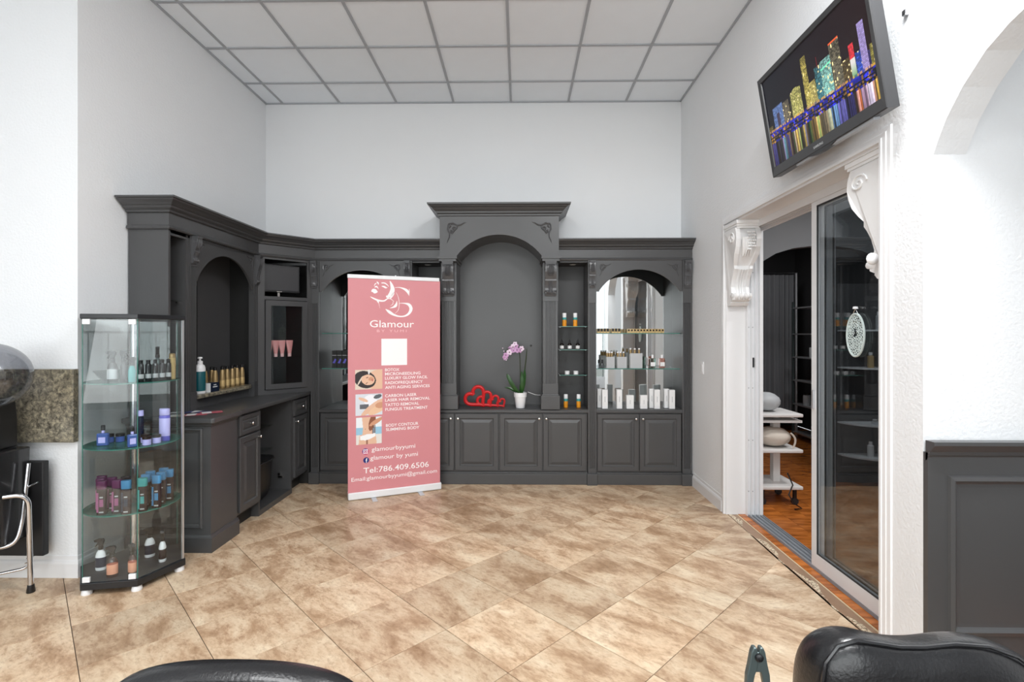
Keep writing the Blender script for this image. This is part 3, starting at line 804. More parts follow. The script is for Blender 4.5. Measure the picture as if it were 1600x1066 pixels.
countertop('long dark grey ledge carrying the red hearts and orchid', -1.072, 0.678)

def arch_poly(x0, x1, zb, zs, zt, ztop, foot=0.028, n=22):
    """valance: flat feet at zb, arch springing at x0+foot and rising to zt"""
    c = (x0+x1)/2; a = (x1-x0)/2-foot
    pts = [(x0, ztop), (x0, zb), (x0+foot, zb)]
    # circular segment through the springing points and the crown
    s_ = zt-zs; R = (a*a+s_*s_)/(2*s_)
    for i in range(n+1):
        x = -a+2*a*i/n
        pts.append((c+x, zs+sqrt(max(0, R*R-x*x))-(R-s_)))
    pts += [(x1-foot, zb), (x1, zb), (x1, ztop)]
    return pts

def display_bay(label, x0, x1, pl, pr):
    """arched and mirrored bay between two fluted pilasters"""
    t = thing('display_cabinet', ((x0+x1)/2, 5.18, 0), label, 'cabinet')
    zt = 2.222; xm = (x0+x1)/2
    base_cabinet('', x0+0.003, x1-0.003, [(x0+0.010, xm-0.004, 1), (xm+0.004, x1-0.010, -1)], t)
    countertop('', x0, x1, t)
    MB().prism(arch_poly(x0, x1, 1.915, 1.925, 2.133, zt), 'y', FY-0.016, FY+0.004).build('arched_valance', 'cabinet_paint', t)
    MB().box(x0-0.012, x0, FY+0.002, YB-0.02, 0.745, zt).build('side_panel', 'cabinet_inside', t)
    MB().box(x1, x1+0.012, FY+0.002, YB-0.02, 0.745, zt).build('side_panel', 'cabinet_inside', t)
    MB().box(x0-0.012, x1+0.012, FY+0.002, YB-0.02, zt, zt+0.02).build('top_panel', 'cabinet_inside', t)
    MB().box(x0, x1, YB-0.026, YB-0.022, 0.745, zt).build('mirror', 'mirror', t)
    for a, b in (pl, pr):
        mb = MB()
        mb.box(a, b, FY-0.02, FY+0.12, 0.10, 0.16)
        pilaster(mb, a, b, 0.16, 1.80, FY-0.02, FY+0.12, 5)
        mb.box(a, b, FY-0.024, FY+0.12, 1.80, zt)
        mb.box(a, b, FY+0.118, YB-0.02, 0.10, zt)
        p = mb.build('pilaster', 'cabinet_paint', t)
        MB().box(a-0.012, b+0.008, 4.968, 5.06, 0, 0.112).build('foot_block', 'cabinet_paint', t, bevel=0.004)
        corbel(p, Matrix.Translation(((a+b)/2, FY-0.024, 2.218)), (b-a)*0.72, 0.27, 0.05)
    spray(t, Matrix.Translation((x0+0.035, FY-0.017, 2.185)), 0.115, 1)
    spray(t, Matrix.Translation((x1-0.035, FY-0.017, 2.185)), 0.115, -1)
    for z in (1.140, 1.495):
        mb = MB().box(x0+0.004, x1-0.004, 5.06, YB-0.03, z, z+0.008)
        mb.k = 1; mb.box(x0+0.004, x1-0.004, 5.057, 5.06, z, z+0.008)
        mb.build('glass_shelf', ['pane_glass', 'bluegreen_edge'], t)
    return t
display_bay('tall mirrored arched cabinet with two lower doors at right wall', 0.762, 1.607, (0.678, 0.760), (1.609, 1.700))
display_bay('tall mirrored arched cabinet with two lower doors behind pink banner', -2.000, -1.155, (-2.085, -2.002), (-1.153, -1.072))

def narrow_bay(label, x0, x1):
    t = thing('open_shelf_cabinet', ((x0+x1)/2, 5.2, 0.745), label, 'cabinet')
    MB().box(x0, x1, YB-0.03, YB-0.01, 0.745, 2.222).build('back_panel', 'cabinet_inside', t)
    MB().box(x0, x1, FY, YB-0.03, 2.205, 2.222).build('top_panel', 'cabinet_inside', t)
    MB().lathe([(0, 0), (0.02, 0), (0.035, 0.006), (0, 0.012)], ((x0+x1)/2, 5.12, 2.192), 14).build('puck_light', 'puck_glow', t, smooth=True)
    for z in (1.078, 1.332, 1.565):
        mb = MB().box(x0+0.003, x1-0.003, 5.05, YB-0.035, z, z+0.006)
        mb.k = 1; mb.box(x0+0.003, x1-0.003, 5.047, 5.05, z, z+0.006)
        mb.build('glass_shelf', ['pane_glass', 'bluegreen_edge'], t)
        for x in (x0, x1-0.02): MB().box(x, x+0.012, 5.07, 5.08, z-0.006, z).build('shelf_pin', 'grid_bar', t)
    return t
narrow_bay('narrow open shelf recess between niche and right mirrored arch', 0.402, 0.677)
narrow_bay('narrow open shelf recess hidden behind the right edge of the banner', -1.071, -0.800)

# central niche with hood
hd = thing('niche_cabinet', (-0.198, 5.1, 0.745), 'tall central niche with arched hood and two carved pilasters', 'cabinet')
HX0, HX1 = -0.779, 0.383; AX0, AX1 = -0.617, 0.219
poly = arch_poly(AX0, AX1, 2.25, 2.252, 2.463, 2.65, 0.0, 26)
poly = [(HX0, 2.65), (HX0, 2.25)]+poly[1:-1]+[(HX1, 2.25), (HX1, 2.65)]
MB().prism(poly, 'y', 4.905, YB-0.03).build('arched_hood', 'cabinet_paint', hd)
MB().sweep([(HX0, YB-0.01), (HX0, 4.905), (HX1, 4.905), (HX1, YB-0.01)], [(0, 2.640), (0.012, 2.645), (0.014, 2.660), (0.030, 2.668), (0.034, 2.684), (0.045, 2.690), (0.060, 2.704), (0.066, 2.712), (0.082, 2.722), (0.088, 2.730), (0.105, 2.736), (0.108, 2.752), (0, 2.752)]).build('hood_crown', 'cabinet_paint', hd)
MB().box(HX0, HX1, 4.905, YB-0.01, 2.65, 2.75).build('hood_top', 'cabinet_paint', hd)
MB().box(AX0-0.02, AX1+0.02, YB-0.029, YB-0.012, 0.745, 2.60).build('niche_back', 'cabinet_paint', hd)
for sx, (a, b) in ((-1, (-0.778, -0.630)), (1, (0.232, 0.380))):
    mb = MB()
    mb.box(a, b, FY-0.005, YB-0.03, 0.745, 2.25)
    p = mb.build('pilaster_core', 'cabinet_paint', hd)
    mb = MB(); mb.box(a-0.02, b+0.02, 4.985, 5.12, 0.746, 0.880)
    mb.box(a-0.012, b+0.012, 4.993, 5.10, 0.880, 0.892)
    mb.build('plinth_block', 'cabinet_paint', hd, bevel=0.003)
    mb = MB(); mb.box(a-0.002, b+0.002, 5.0, 5.02, 0.892, 1.0)
    pilaster(mb, a+0.003, b-0.003, 1.0, 1.82, 5.004, 5.02, 7)
    mb.box(a-0.002, b+0.002, 4.996, 5.02, 1.82, 2.20)
    mb.build('fluted_shaft', 'cabinet_paint', hd)
    MB().box(a-0.020, b+0.020, 4.89, 5.34, 2.228, 2.25).box(a-0.010, b+0.010, 4.902, 5.33, 2.205, 2.228).build('capital', 'cabinet_paint', hd)
    corbel(hd, Matrix.Translation(((a+b)/2, 4.996, 2.205)), 0.112, 0.335, 0.09)
spray(hd, Matrix.Translation((HX0+0.075, 4.904, 2.575)), 0.185, 1)
spray(hd, Matrix.Translation((HX1-0.075, 4.904, 2.575)), 0.185, -1)

# crown moulding runs
tag(MB().sweep([(XL+0.01, 3.45), (-2.43, 3.45), (-2.43, 4.64), (-2.05, FY), (HX0-0.001, FY)], CROWN).build('crown_molding', 'cabinet_paint'), 'dark grey stepped crown molding running from left wall to hood', 'molding')
tag(MB().sweep([(HX1+0.001, FY), (XR-0.001, FY)], CROWN).build('crown_molding', 'cabinet_paint'), 'dark grey stepped crown molding between hood and right wall', 'molding')
tag(MB().prism([(XL+0.01, 3.46), (-2.44, 3.46), (-2.44, 4.645), (-2.06, FY+0.01), (HX0-0.115, FY+0.01), (HX0-0.115, YB-0.01), (XL+0.01, YB-0.01)], 'z', 2.25, 2.42).build('cabinet_top_box', 'cabinet_inside'), 'dark grey closed top above the left cabinets behind the crown', 'cabinet top')
tag(MB().box(HX1+0.115, XR-0.01, FY+0.01, YB-0.01, 2.25, 2.42).build('cabinet_top_box', 'cabinet_inside'), 'dark grey closed top above the right cabinets behind the crown', 'cabinet top')

# ------------------------------------------------------------------ left wing: upper cabinet with arch
LM = TR(-2.43, 3.45, 0, 90)      # x runs along the wall away from the camera, -y faces the room
ua = thing('arched_wall_cabinet', (-2.57, 4.05, 0.92), 'dark grey left wall cabinet with arched opening and stone ledge', 'cabinet')
MB(LM).box(0, 0.02, 0, 0.28, 0.922, 2.222).build('end_panel', 'cabinet_paint', ua)
MB(LM).box(0.185, 0.205, 0.003, 0.28, 0.922, 2.222).build('divider', 'cabinet_paint', ua)
MB(LM).box(0.02, 1.19, 0.262, 0.28, 0.922, 2.222).build('back_panel', 'cabinet_paint', ua)
MB(LM).box(0.02, 1.19, 0.0, 0.262, 2.20, 2.222).build('top_panel', 'cabinet_inside', ua)
MB(LM).box(0.02, 0.185, 0.0, 0.012, 2.185, 2.222).build('head_rail', 'cabinet_paint', ua)
for z in (1.27, 1.73):
    MB(LM).box(0.022, 0.183, 0.03, 0.25, z, z+0.006).build('glass_shelf', 'pane_glass', ua)
    MB(LM).box(0.165, 0.185, 0.05, 0.065, z-0.01, z).build('shelf_pin', 'nickel', ua)
mb = MB(LM)
mb.box(0.205, 0.225, 0, 0.05, 0.922, 2.222)
mb.box(0.225, 0.30, -0.006, 0.05, 0.922, 1.06)
pilaster(mb, 0.228, 0.297, 1.06, 2.0, -0.003, 0.05, 4)
mb.box(0.225, 0.30, -0.006, 0.05, 2.0, 2.222)
pl_ = mb.build('pilaster', 'cabinet_paint', ua)
corbel(pl_, LM @ Matrix.Translation((0.262, -0.006, 2.218)), 0.06, 0.20, 0.05)
mb = MB(LM)
mb.box(1.125, 1.185, -0.004, 0.05, 0.922, 1.06)
pilaster(mb, 1.127, 1.183, 1.06, 1.95, -0.003, 0.05, 3)
mb.box(1.125, 1.185, -0.006, 0.05, 1.95, 2.222)
pr_ = mb.build('pilaster', 'cabinet_paint', ua)
corbel(pr_, LM @ Matrix.Translation((1.156, -0.006, 2.218)), 0.052, 0.27, 0.05)
MB(LM).prism(arch_poly(0.30, 1.125, 1.86, 1.89, 2.137, 2.222, 0.012), 'y', 0.004, 0.022).build('arched_valance', 'cabinet_paint', ua)
spray(ua, LM @ Matrix.Translation((0.325, 0.003, 2.19)), 0.10, 1)
spray(ua, LM @ Matrix.Translation((1.10, 0.003, 2.19)), 0.10, -1)
MB(LM).box(0.708, 0.714, 0.258, 0.262, 1.06, 2.2).build('seam_strip', 'toe_kick', ua)
MB(LM).box(0.30, 1.125, 0.05, 0.09, 0.922, 1.0).build('riser', 'cabinet_paint', ua)
led = [(0.30, 0.262), (0.30, 0.004), (0.32, -0.012), (1.04, -0.012), (1.10, 0.01), (1.124, 0.04), (1.124, 0.262)]
MB(LM).prism(led, 'z', 1.004, 1.034).build('stone_ledge', 'granite', ua, bevel=0.006)

# corner cabinet set at 45 degrees
DM = TR(-2.43, 4.64, 0, 45)
cc = thing('corner_cabinet', (-2.35, 4.95, 0.92), 'dark grey angled corner cabinet with television bay and glazed door', 'cabinet')
mb = MB(DM)
mb.box(0.0, 0.060, 0, 0.02, 0.922, 2.222); mb.box(0.458, 0.53, 0, 0.02, 0.922, 2.222)
mb.box(0.060, 0.458, 0, 0.02, 0.922, 0.965); mb.box(0.060, 0.458, 0, 0.02, 1.818, 1.85); mb.box(0.060, 0.458, 0, 0.02, 2.20, 2.222)
mb.build('face_frame', 'cabinet_paint', cc)
MB().prism([(-2.43, 4.66), (-2.09, 5.0), (-2.09, 5.34), (-2.71, 5.34), (-2.71, 4.66)], 'z', 1.825, 1.845).build('bay_shelf', 'cabinet_inside', cc)
MB().box(-2.71, -2.44, 4.642, 4.656, 0.922, 2.222).box(-2.10, -2.087, 5.02, 5.34, 0.922, 2.222).box(-2.71, -2.09, 5.325, 5.34, 0.922, 2.222).box(-2.715, -2.70, 4.66, 5.33, 0.922, 2.222).build('inner_walls', 'toe_kick', cc)
mb = MB(DM @ Matrix.Translation((0, -0.018, 0)))
def frame_rect(mb, x0, x1, z0, z1, st, y0, y1):
    mb.loft([[(x0, y, z0), (x1, y, z0), (x1, y, z1), (x0, y, z1)] for y in (y0, y1)], cap=False)
    mb.loft([[(x0+st, y, z0+st), (x1-st, y, z0+st), (x1-st, y, z1-st), (x0+st, y, z1-st)] for y in (y0, y1)], cap=False)
    for y in (y0, y1):
        mb.loft([[(x0, y, z0), (x1, y, z0), (x1, y, z1), (x0, y, z1)], [(x0+st, y, z0+st), (x1-st, y, z0+st), (x1-st, y, z1-st), (x0+st, y, z1-st)]], cap=False)
frame_rect(mb, 0.064, 0.455, 0.970, 1.812, 0.05, 0, 0.017)
gd = mb.build('glazed_door', 'cabinet_paint', cc, bevel=0.002)
MB(DM).box(0.112, 0.407, -0.010, -0.006, 1.018, 1.764).build('glass_pane', 'pane_glass', gd)
MB(DM).box(0.02, 0.50, 0.03, 0.22, 1.268, 1.274).build('glass_shelf', 'pane_glass', cc)
MB(DM).box(0.02, 0.50, 0.03, 0.22, 1.52, 1.526).build('glass_shelf', 'pane_glass', cc)
MB(DM).box(0.225, 0.24, 0.30, 0.31, 0.93, 1.82).build('standard_rail', 'cabinet_paint', cc)
# small television in the bay
stv = thing('small_television', (-2.32, 4.85, 1.846), 'small dark grey television standing in the corner cabinet bay', 'television')
MB(DM).box(0.03, 0.415, 0.07, 0.10, 1.895, 2.165).build('casing', 'black_plastic', stv, bevel=0.006)
MB(DM).box(0.045, 0.40, 0.066, 0.07, 1.915, 2.15).build('screen', 'dark_screen', stv)
MB(DM).box(0.205, 0.225, 0.08, 0.10, 1.85, 1.90).build('neck', 'nickel', stv)
MB(DM).lathe([(0, 0), (0.10, 0), (0.10, 0.006), (0.02, 0.012), (0, 0.012)], (0.215, 0.12, 1.8465), 20, 1.4, 0.8).build('foot', 'black_plastic', stv, smooth=True)
MB(DM).box(0.19, 0.24, 0.064, 0.067, 1.90, 1.907).build('badge', 'nickel', stv)
def tube_pack(x, label):
    M = DM @ Matrix.Translation((x, 0.075, 1.2745))
    t = thing('cream_tube', tuple(M @ Vector((0, 0, 0))), label, 'tube', 'rose cream tubes in the corner cabinet')
    rings = []
    for z, a, b in ((0.030, 0.017, 0.017), (0.05, 0.020, 0.018), (0.10, 0.028, 0.010), (0.145, 0.033, 0.003), (0.158, 0.033, 0.0015)):
        rings.append([(a*cos(2*pi*i/16), b*sin(2*pi*i/16), z) for i in range(16)])
    MB(M).loft(rings).build('tube_body', 'rose_tube', t, smooth=True)
    MB(M).lathe([(0, 0), (0.017, 0), (0.017, 0.030), (0, 0.030)], seg=14).build('cap', 'pale_print', t, smooth=True)
for q, x in enumerate((0.125, 0.185, 0.245, 0.315)):
    tube_pack(x, '%s rose pink cream tube from the left behind the glazed door' % ORD[q])

# left wing base: end block, drawer units, knee space
eb = thing('end_cabinet', (-2.41, 3.58, 0), 'dark grey end cabinet block with moulded side panel beside the showcase', 'cabinet')
MB().box(XL+0.02, -2.115, 3.42, 3.735, 0.0, 0.885).build('carcass', 'cabinet_paint', eb)
MB().sweep([(XL+0.02, 3.42), (-2.115, 3.42), (-2.115, 3.745)], [(0, 0), (0.016, 0), (0.016, 0.10), (0.010, 0.108), (0.006, 0.118), (0, 0.12)]).build('plinth', 'cabinet_paint', eb)
MB(TR(0, 3.42, 0)).rects(-2.66, -2.168, 0.160, 0.850, [(0, 0), (0.002, -0.010), (0.012, -0.014), (0.022, -0.006), (0.030, -0.004), (0.034, -0.0005), (0.06, -0.0004)]).build('panel_molding', 'cabinet_paint', eb)
MB().sweep([(XL+0.02, 3.42), (-2.115, 3.42), (-2.115, 3.735)], [(0, 0.86), (0.008, 0.864), (0.014, 0.878), (0.022, 0.886), (0, 0.886)]).build('cove_molding', 'cabinet_paint', eb)
ct = [(XL+0.01, 3.385), (-2.088, 3.385), (-2.076, 3.397), (-2.076, 3.735), (-2.092, 3.75), (-2.092, 5.018), (-2.10, 5.34), (XL+0.01, 5.34)]
tag(MB().prism(ct, 'z', 0.887, 0.921).build('countertop', 'cabinet_paint', None, bevel=0.006), 'dark grey worktop of the left wing with brochures on it', 'countertop')
FM = TR(-2.135, 0, 0, 90)
def drawer_unit(label, y0, y1, kn):
    t = thing('drawer_cabinet', (-2.4, (y0+y1)/2, 0), label, 'cabinet')
    MB().box(XL+0.02, -2.136, y0, y1, 0.118, 0.885).build('carcass', 'cabinet_paint', t)
    MB().box(XL+0.02, -2.20, y0, y1, 0, 0.118).build('toe_kick', 'toe_kick', t)
    M = FM @ Matrix.Translation((0, -0.018, 0))
    front(t, M, y0+0.012, y1-0.006, 0.138, 0.705, (y1-0.035) if kn > 0 else y0+0.04, 0.665, 'door')
    front(t, M, y0+0.012, y1-0.006, 0.720, 0.868, (y0+y1)/2, 0.795, 'drawer')
    return t
drawer_unit('dark grey cabinet with one drawer beside the end block', 3.772, 4.088, 1)
du2 = drawer_unit('dark grey cabinet with one drawer in the corner by the banner', 4.700, 5.0, -1)
MB().box(XL+0.02, -2.10, 5.001, YB-0.02, 0, 0.885).build('corner_filler', 'toe_kick', du2)
kc = thing('open_base_cabinet', (-2.4, 4.39, 0), 'open dark grey base cabinet with glass shelves holding the black bin', 'cabinet')
MB().box(XL+0.02, -2.136, 4.092, 4.108, 0, 0.885).build('side_panel', 'cabinet_paint', kc)
MB().box(XL+0.02, -2.136, 4.672, 4.696, 0, 0.885).build('side_panel', 'cabinet_paint', kc)
MB().box(XL+0.02, -2.136, 4.108, 4.672, 0, 0.045).build('bottom_panel', 'cabinet_paint', kc)
MB().box(XL+0.02, XL+0.035, 4.108, 4.672, 0.045, 0.885).build('back_panel', 'cabinet_inside', kc)
for z in (0.43, 0.645):
    MB().box(XL+0.04, -2.30, 4.112, 4.668, z, z+0.006).build('glass_shelf', 'pane_glass', kc)
    MB().box(-2.34, -2.325, 4.652, 4.672, z-0.01, z).build('shelf_pin', 'nickel', kc)
MB().box(-2.25, -2.23, 4.655, 4.672, 0.18, 0.20).box(-2.25, -2.21, 4.655, 4.672, 0.155, 0.17).build('hinge_plate', 'nickel', kc)
bn = thing('waste_bin', (-2.38, 4.34, 0.045), 'black plastic waste bin standing in the open base cabinet', 'bin')
rings = []
for z, sx_, sy_ in ((0.0, 0.10, 0.11), (0.03, 0.13, 0.155), (0.10, 0.145, 0.185), (0.33, 0.155, 0.20), (0.345, 0.165, 0.21), (0.355, 0.165, 0.21)):
    r = []
    for i in range(28):
        a = 2*pi*i/28; c_, s_ = cos(a), sin(a)
        r.append((-2.36+sx_*abs(c_)**0.45*(1 if c_ > 0 else -1), 4.33+sy_*abs(s_)**0.45*(1 if s_ > 0 else -1), 0.046+z))
    rings.append(r)
MB().loft(rings).build('bin_body', 'black_plastic', bn, smooth=True)
MB().tube([(-2.36+0.167*(1 if cos(2*pi*i/28) > 0 else -1)*abs(cos(2*pi*i/28))**0.45, 4.33+0.212*(1 if sin(2*pi*i/28) > 0 else -1)*abs(sin(2*pi*i/28))**0.45, 0.385) for i in range(29)], 0.006, 6).build('rim', 'black_satin', bn, smooth=True)

# ------------------------------------------------------------------ small goods: generic builders
def bottle(name, label, cat, loc, parts, group=None, rot=0):
    """parts: list of (part name, material, profile, sx, sy)"""
    t = thing(name, loc, label, cat, group)
    M = TR(loc[0], loc[1], loc[2], rot)
    for pn, m_, prof, sx_, sy_ in parts:
        MB(M).lathe(prof, seg=14, sx=sx_, sy=sy_).build(pn, m_, t, smooth=True)
    return t
def cyl(r, z0, z1, e=0.002):
    return [(0, z0), (r-e, z0), (r, z0+e), (r, z1-e), (r-e, z1), (0, z1)]

# gold bottles, pump bottle and box on the stone ledge
LZ = 1.0345
gold_spots = [(-2.60, 3.93), (-2.55, 3.965), (-2.60, 4.01), (-2.545, 4.04), (-2.50, 4.10), (-2.565, 4.16), (-2.50, 4.20), (-2.50, 4.27), (-2.56, 4.31), (-2.50, 4.345), (-2.50, 4.42), (-2.55, 4.48), (-2.50, 4.50)]
for q, (x, y) in enumerate(gold_spots):
    bottle('gold_bottle', '%s slim gold bottle from the left on the stone ledge, black cap' % ORD[q], 'bottle', (x, y, LZ), [
        ('body', 'gold', [(0, 0), (0.019, 0), (0.021, 0.003), (0.021, 0.10), (0.018, 0.135), (0.012, 0.165), (0, 0.168)], 1, 1),
        ('label', 'gold_label', [(0.0213, 0.02), (0.0215, 0.021), (0.0215, 0.07), (0.0213, 0.071)], 1, 1),
        ('cap', 'black_plastic', cyl(0.0145, 0.160, 0.186), 1, 1)], 'gold bottles on the stone ledge')
bottle('pump_bottle', 'large white pump bottle with teal label at left end of ledge', 'bottle', (-2.475, 3.865, LZ), [
    ('body', 'white_plastic', [(0, 0), (0.040, 0), (0.043, 0.004), (0.043, 0.19), (0.036, 0.215), (0.018, 0.228), (0, 0.228)], 0.85, 1),
    ('label', 'teal_dark', [(0.0432, 0.02), (0.0436, 0.021), (0.0436, 0.17), (0.0432, 0.171)], 0.85, 1),
    ('pump', 'white_plastic', [(0, 0.228), (0.019, 0.228), (0.019, 0.25), (0.007, 0.254), (0.007, 0.268), (0.018, 0.270), (0.016, 0.282), (0, 0.284)], 1, 1)])
bottle('plum_bottle', 'plum purple bottle partly hidden beside the white pump bottle', 'bottle', (-2.505, 3.79, LZ), [
    ('body', 'plum', [(0, 0), (0.030, 0), (0.032, 0.004), (0.032, 0.16), (0.02, 0.18), (0, 0.18)], 0.8, 1),
    ('cap', 'plum', cyl(0.015, 0.18, 0.205), 1, 1)])
t = thing('product_box', (-2.468, 3.99, LZ), 'small dark blue box with white print in front of gold bottles', 'box')
MB().box(-2.50, -2.436, 3.935, 4.05, LZ, LZ+0.072).build('carton', 'navy', t, bevel=0.001)
MB().box(-2.4362, -2.4352, 3.965, 4.025, LZ+0.035, LZ+0.043).box(-2.4362, -2.4352, 3.975, 4.01, LZ+0.052, LZ+0.058).build('printed_text', 'card_white', t)
MB().box(-2.50, -2.4355, 3.926, 3.935, LZ, LZ+0.072).build('carton_end', 'card_white', t)

# brochures on the end counter
for q, (x, y, a, m_, lb) in enumerate(((-2.42, 3.50, 8, 'brochure_cream', 'cream brochure at the left of the spread on the worktop'), (-2.30, 3.55, 24, 'brochure_red', 'red and white brochure in the middle of the worktop spread'),
                                       (-2.36, 3.66, -12, 'brochure_blue', 'dark blue brochure at the back of the worktop spread'), (-2.24, 3.63, 35, 'brochure_red', 'red brochure with white edge at right of the worktop spread'), (-2.46, 3.62, 15, 'brochure_blue', 'blue leaflet lying behind the cream brochure'))):
    M = TR(x, y, 0.9215+0.0012*q, a)
    mb = MB(M).box(-0.07, 0.07, -0.05, 0.05, 0, 0.001)
    mb.k = 1; mb.box(-0.06, 0.0, -0.044, 0.044, 0.001, 0.0013)
    tag(mb.build('brochure', [m_, 'card_white']), lb, 'brochure')

# ------------------------------------------------------------------ right arch bay goods
def carton(label, x0, x1, y0, y1, z0, z1, m_='card_white', group=None, line=True):
    t = thing('carton', ((x0+x1)/2, (y0+y1)/2, z0), label, 'box', group)
    MB().box(x0, x1, y0, y1, z0, z1).build('carton_body', m_, t, bevel=0.0012)
    if line: MB().box((x0+x1)/2-0.003, (x0+x1)/2+0.003, y0-0.0006, y0, z0+(z1-z0)*0.35, z0+(z1-z0)*0.65).build('printed_line', 'card_grey', t)
    return t
BZ = 0.7455
spec = [(0.826, 0.056, 0.190, 5.05), (0.790, 0.045, 0.190, 5.12), (0.972, 0.054, 0.190, 5.05), (1.070, 0.072, 0.135, 5.05), (1.207, 0.070, 0.135, 5.05), (1.347, 0.056, 0.190, 5.05), (1.312, 0.050, 0.192, 5.11), (1.495, 0.056, 0.188, 5.05), (1.462, 0.050, 0.192, 5.11)]
lbl = ['tall white carton nearest the left pilaster, front row', 'tall white carton at the far left, set back', 'tall slim white carton, second of the front row', 'short white carton left of its short twin, front row', 'short white carton right of its short twin, front row',
       'tall white carton of the middle right pair, in front', 'tall white carton of the middle right pair, set back', 'tall white carton at the right end, in front', 'tall white carton at the right end, set back']
for (x, w, h, y), lb in zip(spec, lbl):
    carton(lb+' under the right arch', x, x+w, y, y+0.05, BZ, BZ+h, 'card_white', 'white cartons under the right arch')
GZ = 1.1485
for q, (x0, x1, h, n_) in enumerate(((0.875, 0.957, 0.115, 3), (0.982, 1.078, 0.115, 3), (1.112, 1.235, 0.150, 3))):
    nm = ('left', 'middle', 'right')[q]
    carton('%s silver grey carton standing on the lower glass shelf' % nm, x0, x1, 5.08, 5.10, GZ, GZ+h, 'card_grey', None, True)
    for k in range(n_):
        x = x0+0.018+k*(x1-x0-0.036)/(n_-1)
        bottle('gold_capped_bottle', '%s gold capped bottle behind the %s silver carton on glass shelf' % (ORD[k], nm), 'bottle', (x, 5.15, GZ), [
            ('body', 'card_white', [(0, 0), (0.012, 0), (0.013, 0.003), (0.013, h*0.9), (0.009, h*0.95), (0, h*0.95)], 1, 1),
            ('collar', 'gold', cyl(0.0115, h*0.95, h+0.035), 1, 1), ('cap', 'white_plastic', cyl(0.010, h+0.035, h+0.05), 1, 1)], 'gold capped bottles on the lower glass shelf')
for q, (x, m_, lb) in enumerate(((1.345, 'aqua_clear', 'square pale green bottle standing in for a mirror reflection beside the pink one'), (1.440, 'pink_clear', 'square pale pink glass bottle at right on lower glass shelf'))):  # green bottle is a mirror reflection modelled as an object
    t = thing('square_bottle', (x, 5.12, GZ), lb, 'bottle')
    MB().box(x-0.030, x+0.030, 5.10, 5.14, GZ, GZ+0.10).build('flask', m_, t, bevel=0.008)
    MB().box(x-0.022, x+0.022, 5.0985, 5.0995, GZ+0.02, GZ+0.06).build('label', 'card_white', t)
    MB(TR(x, 5.12, GZ)).lathe(cyl(0.012, 0.10, 0.135), seg=12).build('cap', 'white_plastic', t, smooth=True)
for q, x in enumerate((0.80, 0.835)):
    bottle('small_vial', '%s small black and clear vial at left end of lower glass shelf' % ORD[q], 'bottle', (x, 5.10, GZ), [
        ('body', 'clear_plastic', cyl(0.012, 0, 0.05), 1, 1), ('cap', 'black_plastic', cyl(0.010, 0.05, 0.085), 1, 1)])
# miniature gold boxes on the upper glass shelf
HZ = 1.5035
for q in range(12):
    x = 1.105+q*0.031
    t = thing('miniature_box', (x, 5.12, HZ), '%s miniature gold box from the left in the right-hand row on the upper shelf' % ORD[q], 'box', 'miniature gold boxes on the upper glass shelf')
    MB().box(x-0.0135, x+0.0135, 5.11, 5.135, HZ, HZ+0.042).build('carton_body', 'gold_label', t)
    MB().box(x-0.008, x+0.008, 5.109, 5.11, HZ+0.018, HZ+0.036).build('dark_window', 'amber_dark', t)
for q, x in enumerate((0.80, 0.831, 0.862, 0.893, 0.945, 0.976, 1.007)):
    t = thing('miniature_box', (x, 5.12, HZ), '%s miniature black and green box from the left end of the upper shelf' % ORD[q], 'box', 'miniature dark boxes on the upper glass shelf')
    MB().box(x-0.0135, x+0.0135, 5.11, 5.135, HZ, HZ+0.045).build('carton_body', 'gold_label', t)
    MB().box(x-0.011, x+0.011, 5.109, 5.11, HZ+0.015, HZ+0.045).build('dark_window', 'toe_kick', t)

# ------------------------------------------------------------------ right narrow recess goods
for q, (x, z, nm) in enumerate(((0.456, 1.5715, 'left one of the pair on the top shelf'), (0.566, 1.5715, 'right one of the pair on the top shelf'), (0.470, 0.7455, 'left one of the pair on the ledge'), (0.600, 0.7455, 'right one of the pair on the ledge'))):
    bottle('orange_bottle', 'orange bottle, %s in the right recess' % nm, 'bottle', (x, 5.13, z), [
        ('body', 'orange_print', [(0, 0), (0.020, 0), (0.022, 0.003), (0.022, 0.065), (0, 0.066)], 1, 0.8),
        ('band', 'teal_print', [(0, 0.066), (0.022, 0.066), (0.022, 0.088), (0, 0.089)], 1, 0.8),
        ('cap', 'white_plastic', cyl(0.0205, 0.089, 0.135), 1, 0.8)], 'orange bottles in the right narrow recess')
for q, x in enumerate((0.430, 0.510, 0.592)):
    bottle('dropper_bottle', '%s black dropper bottle on the middle shelf of the right recess' % ('left', 'middle', 'right')[q], 'bottle', (x, 5.13, 1.3385), [
        ('body', 'amber_dark', [(0, 0), (0.019, 0), (0.021, 0.003), (0.021, 0.05), (0.010, 0.062), (0, 0.062)], 1, 1),
        ('label', 'card_white', [(0.0212, 0.006), (0.0214, 0.007), (0.0214, 0.036), (0.0212, 0.037)], 1, 1),
        ('dropper', 'black_plastic', [(0, 0.062), (0.011, 0.062), (0.011, 0.082), (0.006, 0.088), (0.005, 0.105), (0, 0.107)], 1, 1)], 'black dropper bottles in the right recess')
for q, x in enumerate((0.484, 0.573)):
    bottle('cream_jar', '%s small white cream jar on the third shelf of the right recess' % ('left', 'right')[q], 'jar', (x, 5.13, 1.0845), [
        ('body', 'white_plastic', cyl(0.024, 0, 0.018), 1, 1), ('lid', 'white_plastic', cyl(0.025, 0.0185, 0.034), 1, 1)], 'white cream jars in the right recess')

